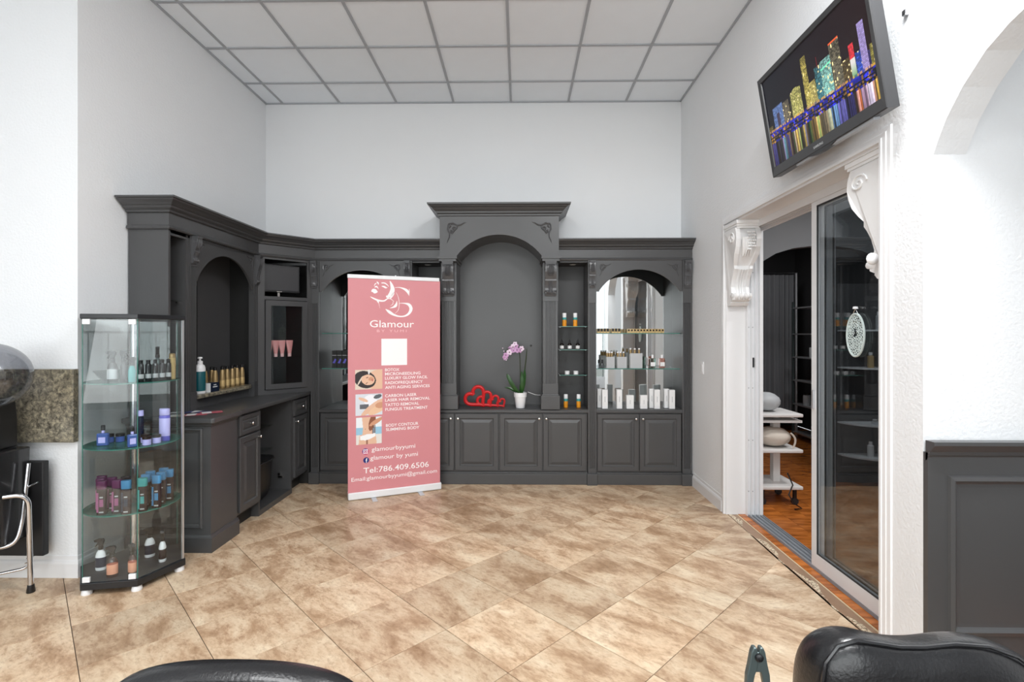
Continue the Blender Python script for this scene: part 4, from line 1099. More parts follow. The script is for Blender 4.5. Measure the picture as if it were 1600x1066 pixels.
# ------------------------------------------------------------------ left mirrored bay goods (sliver beside the banner)
for q in range(9):
    x = -1.885+(q % 5)*0.052; row = q//5
    t = thing('black_carton', (x, 5.12+0.07*row, GZ), 'black and violet carton, %s from left in %s row beside the banner' % (ORD[q % 5], ('front', 'back')[row]), 'box', 'black cartons on the glass shelf beside the banner')
    MB().box(x-0.024, x+0.024, 5.10+0.07*row, 5.145+0.07*row, GZ, GZ+0.175).build('carton_body', 'toe_kick', t)
    y = 5.0995+0.07*row
    MB().box(x-0.022, x+0.022, y, y+0.0005, GZ+0.125, GZ+0.130).build('white_line', 'card_grey', t)
    MB().prism([(x-0.020, GZ+0.05), (x+0.004, GZ+0.045), (x+0.020, GZ+0.085), (x+0.006, GZ+0.095), (x-0.006, GZ+0.07)], 'y', y, y+0.0005).build('violet_print', 'purple_clear', t)

# ------------------------------------------------------------------ red hearts sculpture
def heart(parent, M, s, r):
    pts = []
    for i in range(41):
        a = 2*pi*i/40
        pts.append((s*0.5*(16*sin(a)**3)/16, 0, s*0.5*(13*cos(a)-5*cos(2*a)-2*cos(3*a)-cos(4*a))/16))
    MB(M).tube(pts, r, 8, cap=False).build('heart_ring', 'red_gloss', parent, smooth=True)
ht = thing('heart_sculpture', (-0.36, 5.12, 0.7455), 'red sculpture of four open hearts in falling sizes on the ledge', 'sculpture')
for cx, sz, r, ang in ((-0.443, 0.215, 0.0185, 42), (-0.348, 0.158, 0.0155, 40), (-0.258, 0.116, 0.0125, 38), (-0.185, 0.084, 0.010, 36)):
    M0 = Matrix.Rotation(radians(-ang), 4, 'Y')
    lo = min((M0 @ Vector((sz*0.5*sin(a)**3, 0, sz*0.5*(13*cos(a)-5*cos(2*a)-2*cos(3*a)-cos(4*a))/16))).z for a in [k*0.1 for k in range(63)])
    heart(ht, Matrix.Translation((cx, 5.12+0.012*(cx+0.36), 0.7455-lo+r)) @ M0, sz, r)

# ------------------------------------------------------------------ orchid
oc = thing('potted_orchid', (0.008, 5.11, 0.7455), 'pink and white orchid with two stems in a white pot', 'plant')
OC = TR(0.008, 5.11, 0.7455)
MB(OC).lathe([(0, 0), (0.044, 0), (0.046, 0.003), (0.058, 0.108), (0.064, 0.110), (0.066, 0.155), (0.060, 0.155), (0.056, 0.140), (0, 0.138)], seg=28).build('pot', 'white_plastic', oc, smooth=True)
MB(OC).lathe([(0, 0.141), (0.055, 0.142), (0.03, 0.150), (0, 0.150)], seg=16).build('soil', 'soil', oc, smooth=True)
def leaf(M, pts, w, name='leaf', m_='leaf'):
    mb = MB(M); rows = []; n = len(pts)
    for i, p in enumerate(pts):
        p = Vector(p); t_ = (Vector(pts[min(n-1, i+1)])-Vector(pts[max(0, i-1)])).normalized()
        s_ = t_.cross(Vector((0, 1, 0.2))).normalized(); k_ = w*sin(pi*(0.08+0.9*i/(n-1)))**0.7
        rows.append([tuple(p+s_*k_), tuple(p+Vector((0, -0.006, 0.0))), tuple(p-s_*k_), tuple(p+Vector((0, 0.003, 0)))])
    mb.loft(rows)
    return mb.build(name, m_, oc, smooth=True)
leaf(OC, [(-0.01, 0, 0.15), (-0.05, -0.01, 0.19), (-0.09, -0.02, 0.25), (-0.125, -0.02, 0.32), (-0.135, -0.01, 0.345)], 0.021)
leaf(OC, [(-0.01, 0.01, 0.15), (-0.06, 0.0, 0.175), (-0.11, 0.0, 0.20), (-0.16, 0.0, 0.205)], 0.014)
leaf(OC, [(0.01, 0, 0.15), (0.018, -0.02, 0.22), (0.02, -0.02, 0.30), (0.012, -0.02, 0.37)], 0.022)
leaf(OC, [(0.02, 0, 0.15), (0.034, -0.01, 0.24), (0.042, -0.01, 0.33), (0.044, 0.0, 0.40)], 0.018)
leaf(OC, [(0.0, 0, 0.15), (0.004, -0.015, 0.20), (-0.004, -0.02, 0.24)], 0.014)
MB(OC).tube([(0.005, 0, 0.14), (0.0, 0, 0.3), (-0.002, 0, 0.45), (-0.008, 0, 0.56), (-0.03, -0.01, 0.605), (-0.075, -0.02, 0.62), (-0.12, -0.03, 0.60), (-0.155, -0.04, 0.56), (-0.165, -0.045, 0.52)], 0.0045, 6).build('flower_stem', 'stem', oc, smooth=True)
MB(OC).tube([(0.02, 0, 0.14), (0.036, 0, 0.32), (0.055, 0, 0.47), (0.064, 0, 0.56), (0.064, -0.004, 0.60)], [0.006, 0.007, 0.007, 0.005, 0.003], 6).build('bare_stem', 'stem', oc, smooth=True)
rf = random.Random(11)
fl_pts = [(-0.005, -0.03, 0.585), (0.012, -0.03, 0.60), (-0.045, -0.035, 0.625), (-0.035, -0.045, 0.585), (-0.075, -0.03, 0.615), (-0.07, -0.05, 0.58), (-0.105, -0.035, 0.60), (-0.11, -0.05, 0.565), (-0.145, -0.05, 0.535), (-0.15, -0.045, 0.515), (-0.055, -0.03, 0.648)]
for q, (x, y, z) in enumerate(fl_pts):
    rot = rf.uniform(0, 6); s_ = rf.uniform(0.017, 0.023)
    FMx = OC @ Matrix.Translation((x, y, z)) @ Matrix.Rotation(rf.uniform(-0.6, 0.6), 4, 'Z') @ Matrix.Rotation(rf.uniform(-0.5, 0.5), 4, 'X')
    mb = MB(FMx)
    for k in range(5):
        a = rot+k*2*pi/5
        mb.M = FMx @ Matrix.Rotation(a, 4, 'Y'); mb.sphere((0, 0, s_*0.75), s_*0.62, 0.003, s_*0.72, 8, 6)
    f = mb.build('blossom', ['petal', 'petal_light', 'petal'][q % 3], oc, smooth=True)
    MB(FMx).sphere((0, -0.005, 0), s_*0.28, seg=8, rg=6).build('lip', 'plum', f, smooth=True)
for x, z in ((-0.178, 0.605), (-0.148, 0.50), (-0.142, 0.485), (-0.165, 0.575)):
    MB(OC).sphere((x, -0.045, z), 0.0065, seg=8, rg=6).build('bud', 'petal_light', oc, smooth=True)
tag(MB().tube([(0.085, 5.15, 0.90), (0.12, 5.17, 0.885), (0.16, 5.19, 0.868), (0.20, 5.22, 0.860), (0.226, 5.25, 0.858)], 0.0035, 6).build('white_cable', 'card_white', None, smooth=True), 'thin pale cord running from behind the pot to the pilaster', 'cord')
# small wall fitting behind the orchid
tag(MB(Matrix.Translation((0.12, YB-0.03, 1.37)) @ Matrix.Rotation(pi/2, 4, 'X')).lathe([(0, 0), (0.012, 0), (0.010, 0.012), (0.004, 0.02), (0, 0.022)], seg=12).build('shelf_peg', 'nickel', None, smooth=True), 'tiny metal peg in the niche back to the right of the orchid', 'peg')

# ------------------------------------------------------------------ roll-up banner
BM = TR(-1.527, 4.483, 0, 24.02)
bn_ = thing('roll_up_banner', tuple(BM @ Vector((0.42, 0, 0))), 'pink roll-up banner stand with white beauty salon print', 'banner')
MB(BM).box(-0.006, 0.849, -0.01, 0.075, 0.004, 0.068).build('base_housing', 'alu_light', bn_, bevel=0.008)
for x in (0.215, 0.640):
    MB(BM).box(x-0.022, x+0.022, -0.115, 0.12, 0.0, 0.005).build('foot', 'alu', bn_, bevel=0.002)
MB(BM).tube([(0.42, 0.04, 0.06), (0.42, 0.03, 2.04)], 0.010, 8).build('support_pole', 'chrome', bn_, smooth=True)
MB(BM).box(-0.012, 0.828, -0.008, 0.010, 1.995, 2.030).build('top_rail', 'alu_light', bn_, bevel=0.004)
sheet = MB(BM).box(-0.008, 0.836, 0.0, 0.0012, 0.060, 2.0).build('printed_sheet', 'pink_vinyl', bn_)
L_ = lambda *a, **k: lettering(a[0], BM, a[1], a[2], a[3], a[4], sheet, a[5] if len(a) > 5 else 'white_print', **k)
L_('Glamour', 0.182, 1.556, 0.403, 0.066, bold=0.004)
L_('BY YUMI', 0.245, 1.511, 0.270, 0.024, 'pale_print', spacing=1.5)
for body, x, z, w in (('BOTOX', 0.318, 1.151, 0.130), ('MICRONEEDLING', 0.318, 1.113, 0.328), ('LUXURY GLOW FACIL', 0.318, 1.074, 0.397), ('RADIOFREQUENCY', 0.318, 1.031, 0.350), ('ANTI AGING SERVICES', 0.319, 0.989, 0.416),
                      ('CARBON LASER', 0.318, 0.912, 0.291), ('LASER HAIR REMOVAL', 0.318, 0.872, 0.420), ('TATTO REMOVAL', 0.318, 0.828, 0.315), ('FUNGUS TREATMENT', 0.320, 0.786, 0.395),
                      ('BODY CONTOUR', 0.326, 0.639, 0.300), ('SLIMMING BODY', 0.326, 0.601, 0.309)):
    L_(body, x, z, w, 0.027, bold=0.010)
L_('glamourbyyumi', 0.198, 0.424, 0.398, 0.040)
L_('glamour by yumi', 0.186, 0.347, 0.436, 0.040)
L_('Tel:786.409.6506', 0.126, 0.232, 0.600, 0.052, bold=0.004)
L_('Email:glamourbyyumi@gmail.com', 0.022, 0.168, 0.784, 0.036)
def P2(x, y): return (0.182+(x-87)*0.000521, 1.553+(919-y)*0.000519)
def stroke(mb, pts, sub=6):
    # smooth ribbon of varying width (Catmull-Rom)
    P = [(*P2(a, b), w*0.00052) for a, b, w in pts]; Q = []
    for i in range(len(P)-1):
        p0, p1, p2, p3 = P[max(0, i-1)], P[i], P[i+1], P[min(len(P)-1, i+2)]
        for k in range(sub):
            t_ = k/sub
            Q.append(tuple(0.5*((2*p1[c])+(-p0[c]+p2[c])*t_+(2*p0[c]-5*p1[c]+4*p2[c]-p3[c])*t_*t_+(-p0[c]+3*p1[c]-3*p2[c]+p3[c])*t_**3) for c in range(3)))
    Q.append(P[-1]); vs_ = []; n = len(Q)
    for i, (x, z, w) in enumerate(Q):
        a, b = Q[max(0, i-1)], Q[min(n-1, i+1)]; dx, dz = b[0]-a[0], b[1]-a[1]; l = sqrt(dx*dx+dz*dz) or 1
        nx, nz = -dz/l*max(w, 0.0008)/2, dx/l*max(w, 0.0008)/2
        vs_ += [(x+nx, -0.0015, z+nz), (x-nx, -0.0015, z-nz)]
    mb.add(vs_, [(2*i, 2*i+1, 2*i+3, 2*i+2) for i in range(n-1)])
lg = MB(BM)
for s_ in ([(432, 90, 8), (458, 150, 42), (478, 230, 72), (462, 300, 80), (425, 350, 62), (385, 378, 34), (372, 350, 12)],
           [(440, 400, 18), (470, 350, 40), (500, 300, 30)],
           [(95, 378, 6), (150, 408, 24), (240, 442, 30), (330, 446, 24), (395, 405, 18), (450, 412, 10), (505, 455, 5)],
           [(225, 445, 44), (236, 492, 6)], [(240, 490, 6), (248, 530, 4), (260, 580, 2)],
           [(285, 132, 16), (340, 132, 20), (385, 160, 14), (412, 192, 6)], [(288, 188, 8), (330, 196, 30), (362, 212, 26), (388, 208, 4)],
           [(115, 290, 10), (145, 275, 70), (185, 285, 72), (220, 292, 10)], [(205, 112, 10), (228, 135, 24), (236, 165, 5)], [(160, 190, 6), (180, 150, 14), (205, 140, 5)],
           [(165, 215, 4), (195, 200, 26), (222, 215, 12), (232, 245, 4)], [(486, 455, 6), (482, 500, 8), (440, 530, 3)],
           [(430, 574, 4), (490, 556, 26), (530, 530, 48), (548, 490, 30), (556, 440, 4)],
           [(520, 205, 5), (600, 200, 14), (680, 222, 34), (740, 262, 48), (772, 342, 6)], [(775, 218, 5), (772, 280, 14), (772, 342, 4)],
           [(600, 482, 6), (690, 482, 18), (770, 505, 50), (806, 575, 58), (775, 655, 44), (700, 708, 28), (600, 718, 24), (500, 690, 36), (420, 640, 50), (358, 592, 8)],
           [(540, 290, 4), (578, 370, 7), (595, 480, 8), (580, 600, 6), (520, 668, 3)]):
    stroke(lg, s_)
o = lg.build('face_emblem', 'white_print', sheet)
MB(BM).box(0.285, 0.520, -0.0012, 0.0, 1.205, 1.450).build('white_square', 'white_print', sheet)
def cmix(a, b, t_): return tuple(a[i]+(b[i]-a[i])*t_ for i in range(3))
SKIN, SKIN2, HAIR, PALE = lin((226, 184, 156)), lin((206, 150, 118)), lin((44, 36, 38)), lin((222, 206, 190))
def el(x, y, cx, cy, a, b, ang=0):
    c_, s_ = cos(ang), sin(ang); dx, dy = x-cx, y-cy
    return ((dx*c_+dy*s_)/a)**2+((-dx*s_+dy*c_)/b)**2 < 1
def pic1(x, y):
    c = PALE
    if el(x, y, 0.88, 0.45, 0.45, 0.55): c = SKIN
    if el(x, y, 0.36, 0.50, 0.38, 0.46, 0.5): c = HAIR
    if el(x, y, 0.18, 0.45, 0.03, 0.25, -0.4): c = PALE
    if el(x, y, 0.47, 0.48, 0.24, 0.27, 0.3): c = SKIN
    if el(x, y, 0.58, 0.52, 0.10, 0.10): c = SKIN2
    if el(x, y, 0.44, 0.60, 0.05, 0.02, 0.6) or el(x, y, 0.42, 0.32, 0.05, 0.02, 0.6): c = lin((120, 70, 56))
    if el(x, y, 0.63, 0.46, 0.03, 0.06): c = lin((196, 100, 96))
    if el(x, y, 0.50, 0.9, 0.03, 0.15): c = lin((230, 226, 224))
    return c
def pic2(x, y):
    c = lin((214, 218, 226))
    if el(x, y, 0.55, 0.70, 0.25, 0.25): c = lin((238, 238, 244))
    if el(x, y, 0.28, 0.74, 0.20, 0.07, -0.5): c = SKIN
    if el(x, y, 0.82, 0.86, 0.16, 0.09, 0.4): c = lin((90, 94, 100))
    if 0.16 < x < 0.48 and 0.30 < y < 0.52: c = lin((96, 98, 104))
    if el(x, y, 0.62, 0.36, 0.55, 0.13, 0.75): c = SKIN
    if el(x, y, 0.85, 0.28, 0.45, 0.16, 0.6): c = lin((232, 192, 158))
    if el(x, y, 0.93, 0.45, 0.2, 0.14, 0.2): c = SKIN2
    return c
def pic3(x, y):
    c = lin((232, 236, 240)) if y > 0.62 else lin((150, 196, 220)) if y > 0.35 else lin((226, 222, 216))
    hw = 0.20+0.16*(1-min(1, abs(y-0.0)/0.75)); 
    if abs(x-0.45) < (0.18+0.12*abs(y-0.62)+0.10*(1 if y < 0.35 else 0)): c = SKIN
    if el(x, y, 0.62, 0.80, 0.12, 0.32, -0.25): c = lin((140, 84, 60))
    if el(x, y, 0.78, 0.82, 0.30, 0.08, 0.5): c = SKIN2
    if 0.60 < x < 0.78 and 0.35 < y < 0.70 and int(x*40) % 2: c = lin((110, 70, 50))
    if abs(x-0.45) < 0.30 and abs(y-(0.24+0.35*(x-0.45)**2+0.16*(x-0.3))) < 0.11-0.15*abs(x-0.4): c = lin((244, 244, 244))
    if y < 0.16 and abs(x-0.42) < 0.03: c = lin((150, 100, 80))
    if el(x, y, 0.36, 0.56, 0.015, 0.012): c = lin((120, 80, 60))
    return c
for nm, x0, x1, z0, z1, fn in (('printed_photo', 0.054, 0.294, 0.992, 1.170, pic1), ('printed_photo', 0.057, 0.294, 0.756, 0.950, pic2), ('printed_photo', 0.062, 0.288, 0.494, 0.739, pic3)):
    paint_grid(nm, 'printed_picture', BM, x0, x1, z0, z1, -0.0012, 64, 56, fn, sheet)
def pic_ig(x, y):
    if not el(x, y, 0.5, 0.5, 0.5, 0.5): return lin((210, 136, 142))
    r = sqrt((x-0.5)**2+(y-0.5)**2)
    if 0.12 < r < 0.18: return (1, 1, 1)
    m_ = max(abs(x-0.5), abs(y-0.5))
    if 0.26 < m_ < 0.32: return (1, 1, 1)
    if el(x, y, 0.66, 0.66, 0.035, 0.035): return (1, 1, 1)
    return cmix(lin((60, 40, 130)), lin((200, 50, 110)), max(0, min(1, x-y+0.6)))
def pic_fb(x, y):
    if not el(x, y, 0.5, 0.5, 0.5, 0.5): return lin((210, 136, 142))
    if (0.46 < x < 0.58 and 0.06 < y < 0.70) or (0.38 < x < 0.70 and 0.44 < y < 0.54) or (0.50 < x < 0.70 and 0.68 < y < 0.80): return (1, 1, 1)
    return lin((22, 34, 110))
paint_grid('round_icon', 'printed_picture', BM, 0.116, 0.174, 0.400, 0.458, -0.0012, 36, 36, pic_ig, sheet)
paint_grid('round_icon', 'printed_picture', BM, 0.124, 0.176, 0.324, 0.376, -0.0012, 36, 36, pic_fb, sheet)

# ------------------------------------------------------------------ wall television
TM = Matrix(((0, 0.9865, -0.1636, 1.600), (-1, 0, 0, 3.187), (0, 0.1636, 0.9865, 2.477), (0, 0, 0, 1)))
tv = thing('wall_television', (1.66, 2.69, 2.45), 'large flat television tilted on the right wall showing a night skyline', 'television')
mb = MB(TM)
W_, H2 = 0.985, 0.615
def ring(mb, r0, r1):
    mb.loft([[(a, y, c), (b, y, c), (b, y, d), (a, y, d)] for a, b, c, d, y in (r0, r1)], cap=False)
q0 = (0, W_, 0, H2)
steps = [(*q0, 0.045), (*q0, -0.006), (0.004, W_-0.004, 0.004, H2-0.004, -0.010), (0.030, 0.955, 0.056, 0.585, -0.006), (0.033, 0.952, 0.059, 0.582, 0.002)]
for a, b in zip(steps[:-1], steps[1:]): ring(mb, a, b)
mb.add([(0, 0.045, 0), (W_, 0.045, 0), (W_, 0.045, H2), (0, 0.045, H2)], [(0, 1, 2, 3)])
mb.build('bezel', 'tv_bezel', tv)
MB(TM).box(0.08, W_-0.08, 0.045, 0.075, 0.06, H2-0.08).build('rear_casing', 'black_plastic', tv, bevel=0.01)
MB(TM).prism([(0.36, 0.004), (0.42, -0.012), (0.50, -0.016), (0.58, -0.012), (0.64, 0.004)], 'y', -0.008, 0.02).build('lower_lip', 'tv_bezel', tv)
MB(TM).box(0.25, W_-0.10, 0.0, 0.03, -0.012, 0.002).build('speaker_bar', 'grid_bar', tv)
MB().box(1.66, 1.708, 2.45, 2.85, 2.72, 2.98).build('wall_mount', 'iron_grey', tv)
MB().box(1.60, 1.66, 2.50, 2.54, 2.70, 3.0).box(1.60, 1.66, 2.78, 2.82, 2.70, 3.0).build('mount_arm', 'iron_grey', tv)
tag(MB().box(1.690, 1.709, 2.235, 2.255, 2.90, 2.925).build('wall_bolt', 'chrome', None, bevel=0.003), 'small chrome bolt on the wall beside the television', 'bolt')
me = text_mesh('SAMSUNG', 1.0, 1.0, 0.01)
xs = [v.co.x for v in me.vertices]; kx = 0.085/(max(xs)-min(xs))
for v in me.vertices: v.co = TM @ Vector((0.445+(v.co.x-min(xs))*kx, -0.0102-(0.0006 if v.co.z > 0 else 0), 0.018+v.co.y*0.018))
me.materials.clear(); me.materials.append(MATS['card_grey']); me.name = 'lettering'
o = bpy.data.objects.new('lettering', me); COL.objects.link(o); o.parent = tv; o.matrix_parent_inverse = PW[tv.name].inverted()
def h2(a, b): 
    v = sin(a*127.1+b*311.7)*43758.5453
    return v-math.floor(v)
BL = [(0.032, 0.075, 0.30, 0.0, (110, 96, 60)), (0.098, 0.205, 0.388, 0.0, (120, 150, 214)), (0.205, 0.268, 0.376, 0.0, (120, 110, 92)), (0.268, 0.31, 0.34, 0.0, (60, 56, 40)), (0.295, 0.398, 0.404, 0.016, (196, 190, 110)),
      (0.431, 0.478, 0.515, 0.0, (206, 188, 96)), (0.475, 0.528, 0.360, 0.0, (206, 190, 110)), (0.528, 0.60, 0.335, 0.0, (120, 140, 96)), (0.535, 0.59, 0.408, 0.0, (70, 130, 140)), (0.585, 0.668, 0.412, 0.0, (150, 210, 200)), (0.668, 0.742, 0.462, 0.0, (120, 112, 92)),
      (0.742, 0.80, 0.33, 0.0, (96, 80, 50)), (0.800, 0.832, 0.376, 0.0, (230, 60, 70)), (0.835, 0.872, 0.32, 0.0, (60, 90, 200)), (0.872, 0.912, 0.436, 0.0, (190, 170, 236)), (0.912, 0.93, 0.29, 0.0, (60, 50, 110)), (0.928, 0.955, 0.308, 0.0, (150, 140, 70))]
def sky_pic(fx, fy):
    s_ = 0.032+fx*0.92; t_ = 0.059+fy*0.523
    deck = 0.262-0.052*(s_-0.07)/0.88; wl = 0.195-0.045*(s_-0.06)/0.89
    if t_ > deck:
        c = cmix((0.0025, 0.0025, 0.007), (0.014, 0.005, 0.006), min(1, s_*1.3-0.2) if s_ > 0.16 else 0)
        for x0, x1, top, arc, col in BL:
            if x0 <= s_ <= x1 and t_ < top-arc*abs((s_-(x0+x1)/2)/(x1-x0))*2:
                base = lin(col); gx = int((s_-x0)/0.0085); gz = int(t_/0.0085); v = h2(gx+x0*91, gz)
                row = 0.35 if (t_/0.0085) % 1 < 0.4 else 1.0
                glow = 0.10+0.30*max(0, 1-(t_-deck)/0.20)+0.06*sin((s_-x0)/(x1-x0)*3.1)
                c = tuple(b*(glow+(0.85*v if v > 0.40 else 0.08)*row) for b in base)
                if v > 0.95: c = lin((255, 236, 170))
                if col == (190, 170, 236): c = tuple(b*(0.45+0.35*v*row) for b in base)
                if col == (120, 150, 214): c = tuple(b*(0.25+0.6*v*row) for b in base) if not (0.135 < s_ < 0.165 and t_ < 0.345) else lin((60, 50, 70))
                if col == (230, 60, 70): c = tuple(b*(0.5+0.6*v) for b in base) if t_ > 0.31 else cmix(lin((220, 214, 210)), lin((90, 160, 90)), max(0, (0.29-t_)/0.07))
                if top > 0.46 and top < 0.47 and t_ > top-0.010: c = lin((236, 96, 50))
                if x0 == 0.585 and abs(t_-0.375-0.1*(s_-0.62)) < 0.004: c = lin((120, 230, 190))
        if abs(s_-0.562) < 0.0015 and 0.40 < t_ < 0.455: c = lin((150, 30, 40))
        if t_-deck < 0.012: c = cmix(c, lin((230, 170, 60)) if h2(int(s_/0.006), 3) > 0.45 else lin((40, 30, 120)), 0.6)
        return c
    if t_ > wl:
        u_ = (t_-wl)/(deck-wl)
        if u_ > 0.86: return lin((40, 44, 170)) if h2(int(s_/0.03), 1) > 0.3 else lin((26, 22, 60))
        if abs(u_-0.5) < 0.06 or abs(u_-0.22) < 0.05: return lin((14, 12, 22))
        v = h2(int(s_/0.012), int(u_*5)); b = 1.0 if abs((s_ % 0.118)-0.06) < 0.016 else 0.35
        return tuple(k_*b*(0.5+v) for k_ in (lin((50, 60, 250)) if v < 0.5 else lin((190, 140, 60)) if v < 0.75 else lin((20, 18, 24))))
    # reflections: streaks of the colours above
    base = (0.012, 0.009, 0.012)
    for x0, x1, top, arc, col in BL:
        if x0 <= s_ <= x1: base = lin(col)
    def nz(a, b): 
        i_ = math.floor(a); f_ = a-i_; return h2(i_, b)*(1-f_)+h2(i_+1, b)*f_
    v = nz(s_/0.0055, 9)*nz(s_/0.021, 5); hue = nz(s_/0.03, 4)
    tint = lin((60, 66, 216)) if hue < 0.36 else lin((206, 150, 60)) if hue < 0.60 else lin((226, 216, 196)) if hue < 0.70 else lin((150, 60, 50)) if hue < 0.80 else lin((70, 150, 80))
    depth = (wl-t_)/0.14; k_ = max(0.03, (3.4*v-0.10)*(1-0.5*depth))*(0.7+0.3*nz(t_/0.012, int(s_/0.01)))
    return tuple((0.5*base[i]+0.5*tint[i])*k_ for i in range(3))
paint_grid('screen', 'screen_picture', TM, 0.033, 0.952, 0.059, 0.582, 0.0015, 330, 186, sky_pic, tv)

sw = thing('light_switch', (1.708, 4.734, 1.177), 'white rocker light switch on the right wall beside the doorway', 'switch')
MB().box(1.703, 1.7095, 4.70, 4.77, 1.12, 1.235).build('plate', 'white_plastic', sw, bevel=0.002)
MB().box(1.699, 1.704, 4.72, 4.75, 1.145, 1.21).build('rocker', 'white_trim', sw, bevel=0.001)

# ------------------------------------------------------------------ glass showcase
OX, OY, RR = -2.405, 3.105, 0.288
def hexp(r, k): a = radians(251+60*k); return (OX+r*cos(a), OY+r*sin(a))
sh = thing('glass_showcase', (OX, OY, 0), 'hexagonal glass showcase with black base and top full of products', 'showcase')
MB().prism([hexp(RR+0.006, k) for k in range(6)], 'z', 0.032, 0.072).build('base', 'showcase_black', sh, bevel=0.003)
MB().prism([hexp(RR-0.012, k) for k in range(6)], 'z', 0.072, 0.0745).build('base_board', 'showcase_floor', sh)
MB().prism([hexp(RR+0.006, k) for k in range(6)], 'z', 1.585, 1.612).build('top', 'showcase_black', sh, bevel=0.003)
for k in range(6):
    x, y = hexp(RR-0.03, k)
    MB(TR(x, y, 0)).lathe([(0, 0), (0.026, 0), (0.028, 0.006), (0.024, 0.026), (0.02, 0.033), (0, 0.033)], seg=16).build('foot', 'alu_light', sh, smooth=True)
for k in range(6):
    (ax, ay), (bx, by) = hexp(RR-0.004, k), hexp(RR-0.004, k+1)
    dx, dy = bx-ax, by-ay; l = sqrt(dx*dx+dy*dy); dx /= l; dy /= l
    M = Matrix(((dx, -dy, 0, ax), (dy, dx, 0, ay), (0, 0, 1, 0), (0, 0, 0, 1)))
    mb = MB(M).box(0.004, l-0.004, 0, 0.004, 0.076, 1.582)
    mb.k = 1; mb.box(0.0015, 0.004, 0, 0.004, 0.076, 1.582)
    mb.build('glass_pane', ['showcase_glass', 'bluegreen_edge'], sh)
    if k in (0,):
        for xx in (0.004, l-0.044):
            for z in (0.076, 1.552): MB(M).box(xx, xx+0.038, -0.006, 0.007, z, z+0.030).build('hinge_plate', 'alu_light', sh, bevel=0.002)
    if k == 1:
        MB(M).box(l-0.012, l, -0.002, 0.008, 0.076, 1.582).build('edge_trim', 'alu', sh)
MB(TR(OX, OY, 0)).lathe(cyl(0.013, 0.074, 1.586), seg=16).build('centre_post', 'chrome', sh, smooth=True)
MB(TR(OX+0.02, OY+0.008, 0)).lathe(cyl(0.007, 0.074, 1.586), seg=12).build('side_post', 'chrome', sh, smooth=True)
for z in (0.440, 0.822, 1.203):
    mb = MB(TR(OX, OY, z)); mb.lathe([(0, 0), (0.244, 0), (0.244, 0.006), (0, 0.006)], seg=48)
    mb.k = 1; mb.lathe([(0.244, 0.0), (0.2455, 0.001), (0.2455, 0.005), (0.244, 0.006)], seg=48)
    mb.build('glass_shelf', ['showcase_glass', 'bluegreen_edge'], sh)
    MB(TR(OX, OY, z-0.014)).lathe(cyl(0.022, 0, 0.013), seg=14).build('shelf_collar', 'chrome', sh, smooth=True)
MB(TR(OX, OY, 1.574)).lathe([(0, 0), (0.03, 0), (0.036, 0.01), (0, 0.011)], seg=16).build('puck_light', 'puck_glow', sh, smooth=True)
hx, hy = hexp(RR, 0.5)

def spray_bottle(label, x, y, z, h, body, label_m, rot, trig='black_plastic', r=0.026):
    t = thing('spray_bottle', (x, y, z), label, 'bottle')
    M = TR(x, y, z, rot)
    bh = h*0.66
    MB(M).lathe([(0, 0), (r, 0), (r+0.002, 0.004), (r+0.002, bh*0.7), (r*0.8, bh*0.88), (0.010, bh), (0, bh)], seg=16, sy=0.72).build('body', body, t, smooth=True)
    if label_m:
        MB(M).lathe([(r+0.0022, bh*0.15), (r+0.0026, bh*0.16), (r+0.0026, bh*0.62), (r+0.0022, bh*0.63)], seg=16, sy=0.72).build('label', label_m, t, smooth=True)
    tr = MB(M).lathe([(0, bh), (0.013, bh), (0.013, bh+0.018), (0.008, bh+0.022), (0, bh+0.022)], seg=12)
    tr.prism([(-0.030, h-0.016), (-0.034, h-0.006), (-0.018, h), (0.012, h), (0.018, h-0.012), (0.008, bh+0.02), (-0.008, bh+0.02), (-0.012, h-0.018)], 'y', -0.009, 0.009)
    tr.prism([(-0.014, h-0.018), (-0.030, h-0.044), (-0.026, h-0.046), (-0.008, h-0.026)], 'y', -0.005, 0.005)
    tr.build('trigger_head', trig, t)
    return t
spray_bottle('white spray bottle with dark blue label, lowest level of the showcase', -2.525, 3.00, 0.0755, 0.185, 'white_plastic', 'navy', 10)
spray_bottle('peach clear spray bottle in front at the bottom of the showcase', -2.385, 2.915, 0.0755, 0.178, 'pink_clear', 'peach', 20)
spray_bottle('peach spray bottle beside the centre post at the showcase bottom', -2.290, 2.945, 0.0755, 0.178, 'pink_clear', 'peach', -30)
spray_bottle('white spray bottle with dark label at right of the showcase bottom', -2.235, 3.12, 0.0755, 0.190, 'white_plastic', 'dark_brown', -60)
spray_bottle('white spray bottle hidden behind the centre post at the bottom', -2.36, 3.18, 0.0755, 0.185, 'white_plastic', 'navy', 40)

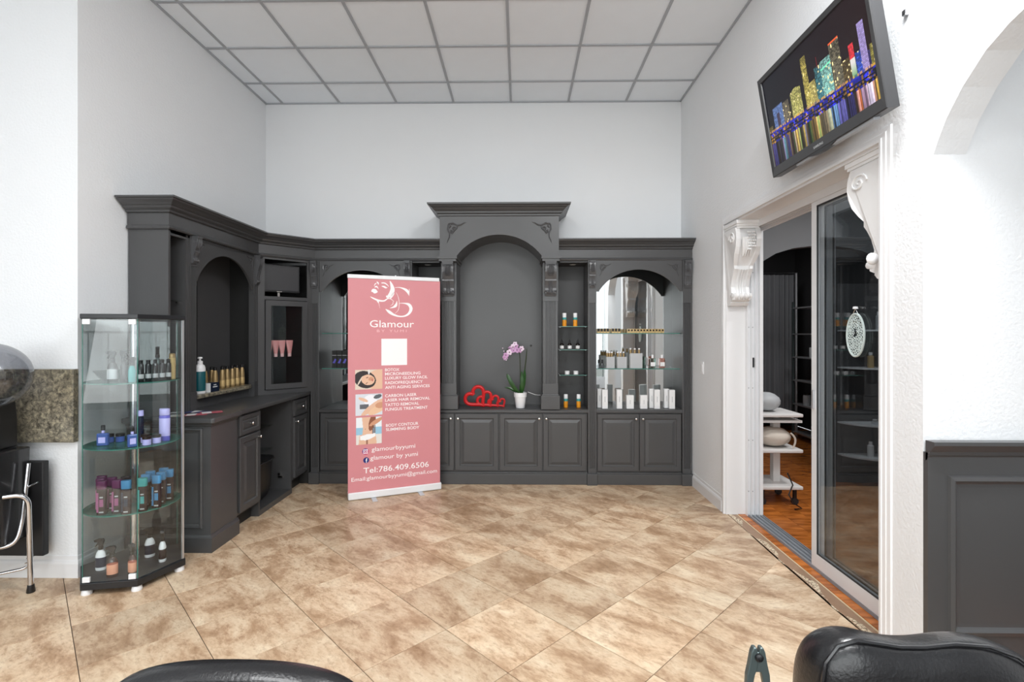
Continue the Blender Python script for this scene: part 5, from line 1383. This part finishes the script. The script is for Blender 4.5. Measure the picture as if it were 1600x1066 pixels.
def flat_bottle(q, x, y, z, cap_m, body_m, label_m, rot, desc, h=0.195):
    t = thing('shampoo_bottle', (x, y, z), desc, 'bottle', 'dark hair product bottles on the third showcase shelf')
    M = TR(x, y, z, rot); w, d_ = 0.025, 0.0145
    mb = MB(M)
    def rr(k, zz): return [(k*w*(abs(cos(a))**0.55)*(1 if cos(a) > 0 else -1), k*d_*(abs(sin(a))**0.7)*(1 if sin(a) > 0 else -1), zz) for a in [2*pi*i/20+0.01 for i in range(20)]]
    mb.loft([rr(0.94, 0), rr(1, 0.004), rr(1, h*0.72), rr(0.96, h*0.75)]).build('body', body_m, t, smooth=True)
    MB(M).loft([rr(0.96, h*0.755), rr(0.98, h*0.76), rr(1.02, h*0.98), rr(0.98, h)]).build('cap', cap_m, t, smooth=True)
    lb = MB(M)
    lb.box(-w*0.80, -w*0.42, -d_-0.0008, -d_+0.002, h*0.08, h*0.66)
    lb.box(-w*0.25, w*0.55, -d_-0.0006, -d_+0.002, h*0.24, h*0.46)
    lb.build('label', label_m, t)
    MB(M).box(-w*0.3, w*0.6, -d_-0.0006, -d_+0.002, h*0.06, h*0.10).box(-w*0.2, w*0.5, -d_-0.0006, -d_+0.002, h*0.50, h*0.54).build('label_text', 'card_grey', t)
S3 = [(-2.430, 2.895, 'plum', 'dark_brown', 'magenta_print', 'front left bottle with magenta label'), (-2.360, 2.918, 'plum', 'dark_brown', 'magenta_print', 'magenta labelled bottle right of the front left one'),
      (-2.295, 2.905, 'aqua_print', 'dark_brown', 'navy', 'grey bottle with blue cap beside the glass edge'), (-2.236, 2.955, 'teal_print', 'dark_brown', 'teal_print', 'bottle with teal label behind the glass edge'),
      (-2.196, 3.015, 'aqua_print', 'dark_brown', 'aqua_print', 'bottle with light blue label at the right front'), (-2.478, 2.945, 'plum', 'dark_brown', 'magenta_print', 'plum capped bottle second from the far left'),
      (-2.518, 3.000, 'plum', 'dark_brown', 'magenta_print', 'plum capped bottle at the far left back'), (-2.430, 2.968, 'plum', 'dark_brown', 'magenta_print', 'plum capped bottle in the middle of the left cluster'),
      (-2.362, 2.988, 'dark_brown', 'dark_brown', 'navy', 'dark bottle just in front of the chrome post'), (-2.276, 3.035, 'aqua_print', 'dark_brown', 'peach', 'brown bottle behind the teal labelled one'),
      (-2.218, 3.085, 'aqua_print', 'dark_brown', 'dark_brown', 'brown bottle behind the light blue labelled one'), (-2.215, 3.150, 'aqua_print', 'dark_brown', 'aqua_print', 'blue capped bottle at the far right'),
      (-2.300, 3.105, 'aqua_print', 'dark_brown', 'navy', 'clear capped bottle right of the chrome post'), (-2.270, 3.180, 'aqua_print', 'dark_brown', 'aqua_print', 'blue capped bottle at the right back')]
for q, (x, y, cm, bm_, lm, ds) in enumerate(S3):
    flat_bottle(q, x, y, 0.4465, cm, bm_, lm, 12 if q < 9 else 20, ds+' on the third showcase shelf')

for q, (x, y, w, nm) in enumerate(((-2.490, 2.975, 0.030, 'left'), (-2.290, 2.945, 0.024, 'right'))):
    t = thing('perfume_bottle', (x, y, 0.8285), 'square blue perfume bottle with black cap, %s one on the second showcase shelf' % nm, 'bottle')
    M = TR(x, y, 0.8285, 12 if q == 0 else 50)
    MB(M).box(-w, w, -0.014, 0.014, 0, 0.075).build('flask', 'blue_clear', t, bevel=0.007)
    MB(M).box(-w*0.6, w*0.6, -0.0148, -0.014, 0.018, 0.052).build('label', 'lilac', t)
    MB(M).lathe(cyl(0.008, 0.075, 0.092), seg=12).build('neck', 'lilac', t, smooth=True)
    MB(M).lathe(cyl(0.011, 0.092, 0.122), seg=12).build('cap', 'black_plastic', t, smooth=True)
for q, (x, y, nm) in enumerate(((-2.525, 3.065, 'outer left'), (-2.475, 3.085, 'inner left'), (-2.245, 3.00, 'front right'), (-2.300, 3.06, 'middle right'), (-2.225, 3.055, 'outer right'))):
    bottle('cosmetic_jar', 'low violet blue jar with dark lid, %s one on the second showcase shelf' % nm, 'jar', (x, y, 0.8285), [
        ('body', 'lilac' if q > 1 else 'blue_clear', cyl(0.023, 0, 0.034), 1, 1), ('lid', 'black_plastic', cyl(0.024, 0.0345, 0.052), 1, 1)])
bottle('toner_bottle', 'tall violet bottle with clear purple cap on the second showcase shelf', 'bottle', (-2.225, 3.125, 0.8285), [
    ('body', 'purple_clear', [(0, 0), (0.030, 0), (0.032, 0.003), (0.032, 0.155), (0.030, 0.158), (0, 0.158)], 1, 0.7), ('label', 'lilac', [(0.0322, 0.03), (0.0325, 0.031), (0.0325, 0.14), (0.0322, 0.141)], 1, 0.7), ('cap', 'lilac', cyl(0.031, 0.159, 0.200), 1, 0.7)])
bottle('toner_bottle', 'tall slim dark violet bottle behind the showcase glass edge', 'bottle', (-2.345, 3.085, 0.8285), [
    ('body', 'navy', [(0, 0), (0.014, 0), (0.015, 0.003), (0.015, 0.155), (0, 0.158)], 1, 1), ('cap', 'lilac', cyl(0.0145, 0.159, 0.195), 1, 1)])
for q, (x, y) in enumerate(((-2.262, 2.975), (-2.243, 3.010), (-2.226, 3.045), (-2.209, 3.080), (-2.195, 3.115))):
    bottle('styling_bottle', '%s slim black styling bottle from the left on the top showcase shelf' % ORD[q], 'bottle', (x, y, 1.2095), [
        ('body', 'black_satin', [(0, 0), (0.0145, 0), (0.0155, 0.003), (0.0155, 0.10), (0.011, 0.108), (0, 0.108)], 1, 1), ('label', 'card_grey', [(0.0157, 0.02), (0.0159, 0.021), (0.0159, 0.045), (0.0157, 0.046)], 1, 1), ('cap', 'black_plastic', cyl(0.011, 0.1085, 0.130), 1, 1)], 'slim black styling bottles on the top showcase shelf')
bottle('gold_can', 'tall pale gold hairspray can at right on the top showcase shelf', 'can', (-2.205, 3.165, 1.2095), [
    ('body', 'gold_label', cyl(0.019, 0, 0.135), 1, 1), ('cap', 'gold', [(0, 0.1355), (0.017, 0.1355), (0.017, 0.158), (0.012, 0.164), (0, 0.165)], 1, 1)])
spray_bottle('clear spray bottle with black trigger at left of the top shelf', -2.425, 2.965, 1.2095, 0.185, 'clear_plastic', 'card_grey', 10)
spray_bottle('slim black spray bottle on the top showcase shelf near the glass door', -2.350, 2.955, 1.2095, 0.190, 'black_satin', None, 185, r=0.016)
spray_bottle('teal spray bottle beside the glass edge on the top shelf', -2.300, 2.955, 1.2095, 0.150, 'teal_print', None, 60, r=0.018)
spray_bottle('grey spray bottle behind the slim black bottles on top shelf', -2.325, 3.20, 1.2095, 0.205, 'iron_grey', None, -50)
bw = thing('glass_bowl', (-2.50, 3.04, 1.2095), 'shallow blue glass bowl at left on the top showcase shelf', 'bowl')
MB(TR(-2.50, 3.04, 1.2095)).lathe([(0, 0), (0.035, 0), (0.062, 0.03), (0.085, 0.062), (0.082, 0.063), (0.058, 0.034), (0.033, 0.006), (0, 0.006)], seg=28).build('bowl_shell', 'aqua_clear', bw, smooth=True)

# ------------------------------------------------------------------ granite panel and hooded dryer chair at the left wall
tag(MB().box(-3.62, -2.712, 3.02, 3.058, 0.835, 1.281).build('stone_panel', 'granite', None, bevel=0.003), 'brown grey granite panel fixed on the left white wall', 'panel')

dc = thing('hood_dryer_chair', (-3.10, 2.74, 0), 'black salon chair with hooded hair dryer and chrome tube frame', 'chair')
# back panel, seat, wedge arm
MB().box(-3.40, -2.840, 2.96, 3.0, 0.17, 0.735).build('rear_panel', 'mat_black', dc, bevel=0.006)
MB().box(-3.36, -2.96, 2.42, 2.95, 0.34, 0.46).build('seat', 'black_leather', dc, bevel=0.03)
MB().prism([(2.93, 0.30), (2.95, 0.83), (2.66, 0.83), (2.62, 0.42), (2.70, 0.30)], 'x', -2.98, -2.905).build('side_wing', 'black_satin', dc, bevel=0.008)
MB().box(-3.36, -2.99, 2.80, 2.95, 0.46, 0.86).build('backrest', 'black_leather', dc, bevel=0.03)
MB().prism([(-3.24, 0.83), (-2.97, 0.83), (-2.97, 1.00), (-2.985, 1.12), (-3.24, 1.12)], 'y', 2.80, 2.94).build('hood_column', 'black_plastic', dc, bevel=0.01)
def tubep(pts, r=0.0125, name='frame_tube'):
    return MB().tube(pts, r, 10).build(name, 'chrome', dc, smooth=True)
def rounded(pts, rad=0.06, n=6):
    out = [Vector(pts[0])]
    for i in range(1, len(pts)-1):
        a, b, c = Vector(pts[i-1]), Vector(pts[i]), Vector(pts[i+1]); u_, w_ = (a-b).normalized(), (c-b).normalized(); d_ = min(rad, (a-b).length/2, (c-b).length/2)
        for k in range(n+1):
            t_ = k/n; out.append((b+u_*d_)*(1-t_)**2+b*2*t_*(1-t_)+(b+w_*d_)*t_**2)
    out.append(Vector(pts[-1])); return [tuple(p) for p in out]
tubep(rounded([(-3.42, 2.40, 0.02), (-3.42, 2.40, 0.575), (-2.83, 2.40+0.46, 0.575), (-2.83, 2.875, 0.02)], 0.07), 0.0135)
tubep(rounded([(-3.40, 2.52, 0.29), (-2.875, 2.83, 0.29), (-2.868, 2.86, 0.40), (-2.868, 2.90, 0.74)], 0.06), 0.011)
tubep(rounded([(-3.42, 2.55, 0.02), (-3.42, 2.55, 0.10), (-2.87, 2.9, 0.13), (-2.845, 2.90, 0.20)], 0.05), 0.008)
tubep([(-2.868, 2.89, 0.60), (-2.80, 2.885, 0.635)], 0.005, 'lever')
tubep([(-2.868, 2.89, 0.19), (-2.838, 2.88, 0.175), (-2.868, 2.88, 0.165)], 0.004, 'clip')
MB(TR(-2.83, 2.875, 0)).lathe([(0, 0), (0.019, 0), (0.021, 0.005), (0.016, 0.045), (0, 0.045)], seg=14).build('rubber_foot', 'black_plastic', dc, smooth=True)
MB(TR(-3.42, 2.40, 0)).lathe([(0, 0), (0.019, 0), (0.021, 0.005), (0.016, 0.045), (0, 0.045)], seg=14).build('rubber_foot', 'black_plastic', dc, smooth=True)
# dryer hood: dark ring, grey shell and clear visor
HM = Matrix.Translation((-2.955, 2.74, 1.265)) @ Matrix.Rotation(radians(-52), 4, 'Z') @ Matrix.Rotation(radians(90), 4, 'X')
MB(HM).lathe([(0.125, -0.02), (0.150, -0.022), (0.165, -0.005), (0.160, 0.015), (0.135, 0.02)], seg=32).build('hood_ring', 'black_satin', dc, smooth=True)
MB(HM).lathe([(0.158, -0.01)]+[(0.182*cos(a*pi/28), -0.015-0.185*sin(a*pi/28)) for a in range(1, 15)], seg=32).build('visor', 'smoke_dome', dc, smooth=True)
MB(HM).lathe([(0.130, 0.0), (0.135, 0.08), (0.11, 0.14), (0.05, 0.17), (0, 0.175)], seg=32).build('hood_shell', 'card_grey', dc, smooth=True)
MB().sphere((-2.885, 2.72, 1.275), 0.009).tube([(-2.885, 2.72, 1.26), (-2.88, 2.715, 1.235)], 0.006, 6).build('hinge_screw', 'chrome', dc, smooth=True)

# ------------------------------------------------------------------ styling chairs in the foreground
def pad(M, outline, th, m_, name, parent, inset=0.025, seam=True):
    """upholstered pad: outline list of (x, z); rounded rims, thickness along y from -th/2 to th/2"""
    n = len(outline)
    cx = sum(p[0] for p in outline)/n; cz = sum(p[1] for p in outline)/n
    # inward normals
    def off(d_):
        out = []
        for i in range(n):
            a, b = outline[i-1], outline[(i+1) % n]; dx, dz = b[0]-a[0], b[1]-a[1]; l = sqrt(dx*dx+dz*dz) or 1
            nx, nz = dz/l, -dx/l
            p = outline[i]
            if (cx-p[0])*nx+(cz-p[1])*nz < 0: nx, nz = -nx, -nz
            out.append((p[0]+nx*d_, p[1]+nz*d_))
        return out
    rings = []
    prof = [(inset*2.6, -th*0.5), (inset*1.1, -th*0.50), (inset*0.45, -th*0.44), (inset*0.08, -th*0.25), (0, 0), (inset*0.08, th*0.25), (inset*0.45, th*0.44), (inset*1.1, th*0.5), (inset*2.6, th*0.5)]
    for d_, y in prof: rings.append([(x, y, z) for x, z in off(d_)])
    o_ = MB(M).loft(rings).build(name, m_, parent, smooth=True)
    if seam:
        for y in (-th*0.475,):
            q_ = off(inset*0.80); MB(M).tube([(x, y, z) for x, z in q_]+[(q_[0][0], y, q_[0][1])], 0.0032, 6, cap=False).build('piping', 'black_satin', o_, smooth=True)
    return o_
def styling_base(t, x, y):
    MB(TR(x, y, 0)).lathe([(0, 0), (0.29, 0), (0.30, 0.008), (0.27, 0.022), (0.06, 0.045), (0.05, 0.05), (0, 0.05)], seg=36).build('base_disc', 'chrome', t, smooth=True)
    MB(TR(x, y, 0)).lathe(cyl(0.035, 0.05, 0.34), seg=18).build('hydraulic_column', 'chrome', t, smooth=True)
ch = thing('styling_chair', (-0.60, 0.80, 0), 'black leather styling chair seen by its arched back rim, bottom centre', 'chair')
styling_base(ch, -0.60, 0.80)
MB().box(-0.86, -0.34, 0.54, 1.02, 0.36, 0.47).build('seat', 'black_leather', ch, bevel=0.035)
ol = []
for i in range(33):
    a = pi*i/32; c_, s_ = cos(a), sin(a)
    ol.append((0.283*(abs(c_)**(2/2.5))*(1 if c_ > 0 else -1), 0.69+0.112*(abs(s_)**(2/2.5))))
ol += [(-0.283, 0.60), (-0.27, 0.50), (-0.24, 0.47), (0.0, 0.465), (0.24, 0.47), (0.27, 0.50), (0.283, 0.60)]
pad(TR(-0.605, 1.055, 0), ol, 0.075, 'black_leather', 'backrest', ch, 0.03)
for s_ in (-1, 1):
    MB().tube(rounded([(-0.60+s_*0.29, 1.03, 0.50), (-0.60+s_*0.30, 0.95, 0.66), (-0.60+s_*0.30, 0.60, 0.66), (-0.60+s_*0.28, 0.58, 0.44)], 0.06), 0.016, 8).build('arm', 'black_satin', ch, smooth=True)

rc = thing('shampoo_chair', (0.80, 0.72, 0), 'big glossy black leather chair back with a neck dip, lower right corner', 'chair')
styling_base(rc, 0.80, 0.66)
MB().box(0.52, 1.08, 0.42, 0.92, 0.36, 0.50).build('seat', 'black_leather', rc, bevel=0.04)
# backrest lofted through a front seam line and an outer rim line
outer = [(0.548, 0.60), (0.540, 0.76), (0.540, 0.813), (0.543, 0.862), (0.556, 0.899), (0.582, 0.921), (0.622, 0.930), (0.666, 0.918), (0.714, 0.908), (0.768, 0.909), (0.830, 0.920), (0.878, 0.914), (0.932, 0.895), (0.986, 0.864), (1.03, 0.81), (1.05, 0.74), (1.05, 0.60)]
inner = [(0.560, 0.60), (0.552, 0.76), (0.550, 0.820), (0.551, 0.862), (0.556, 0.900), (0.579, 0.931), (0.613, 0.941), (0.650, 0.936), (0.690, 0.930), (0.735, 0.930), (0.790, 0.936), (0.850, 0.932), (0.900, 0.914), (0.940, 0.885), (0.975, 0.83), (0.99, 0.74), (0.99, 0.60)]
rings = []
def lerp_ring(A_, B_, t_, y, sink=0.0, cx=0.79, cz=0.60, k=1.0):
    return [((a[0]*(1-t_)+b[0]*t_-cx)*k+cx, y, (a[1]*(1-t_)+b[1]*t_-cz)*k+cz-sink) for a, b in zip(A_, B_)]
rings.append(lerp_ring(inner, inner, 0, 0.900, 0.0, k=0.45))
rings.append(lerp_ring(inner, inner, 0, 0.902, 0.0, k=0.80))
rings.append(lerp_ring(inner, inner, 0, 0.914, 0.0, k=0.95))
rings.append(lerp_ring(inner, inner, 0, 0.930, 0.0, k=1.0))
rings.append(lerp_ring(inner, outer, 0.45, 0.950, -0.004, k=1.01))
rings.append(lerp_ring(inner, outer, 0.8, 0.975, -0.003, k=1.01))
rings.append(lerp_ring(outer, outer, 0, 1.000))
rings.append(lerp_ring(outer, outer, 0, 1.025, 0.01, k=0.97))
rings.append(lerp_ring(outer, outer, 0, 1.040, 0.02, k=0.88))
rings.append(lerp_ring(outer, outer, 0, 1.045, 0.03, k=0.5))
bk = MB().loft(rings).build('backrest', 'black_leather', rc, smooth=True)
m_ = bk.modifiers.new('smooth', 'SUBSURF'); m_.levels = 2; m_.render_levels = 2
MB().tube([(x, 0.925, z) for x, z in inner], 0.0035, 6).build('piping', 'black_satin', bk, smooth=True)
for s_ in (-1, 1):
    MB().box(0.80+s_*0.30-0.04, 0.80+s_*0.30+0.04, 0.45, 0.86, 0.36, 0.64).build('armrest', 'black_leather', rc, bevel=0.025)

# forked folding stand between the chairs
fk = thing('folding_stand', (0.445, 0.95, 0), 'slim grey folding stand with forked top and black pivot knob', 'stand')
for s_ in (-1, 1):
    rings = []
    for x, z, w in ((0.006, 0.914, 0.003), (0.007, 0.905, 0.006), (0.009, 0.88, 0.0085), (0.014, 0.862, 0.0075), (0.0165, 0.84, 0.006), (0.02, 0.70, 0.006), (0.05, 0.35, 0.006), (0.09, 0.004, 0.006)):
        cx = 0.445+s_*x
        rings.append([(cx-w, 0.944, z), (cx+w, 0.944, z), (cx+w, 0.956, z), (cx-w, 0.956, z)])
    MB().loft(rings).build('leg', 'iron_grey', fk, bevel=0.002)
MB(Matrix.Translation((0.445, 0.944, 0.897)) @ Matrix.Rotation(pi/2, 4, 'X')).lathe([(0, 0), (0.0075, 0), (0.0075, 0.004), (0.005, 0.007), (0, 0.008)], seg=14).build('pivot_knob', 'black_plastic', fk, smooth=True)
MB().box(0.437, 0.453, 0.9445, 0.9555, 0.868, 0.905).build('hinge_block', 'iron_grey', fk, bevel=0.002)
MB().tube([(0.36, 0.95, 0.0075), (0.53, 0.95, 0.0075)], 0.006, 6).build('floor_bar', 'iron_grey', fk)
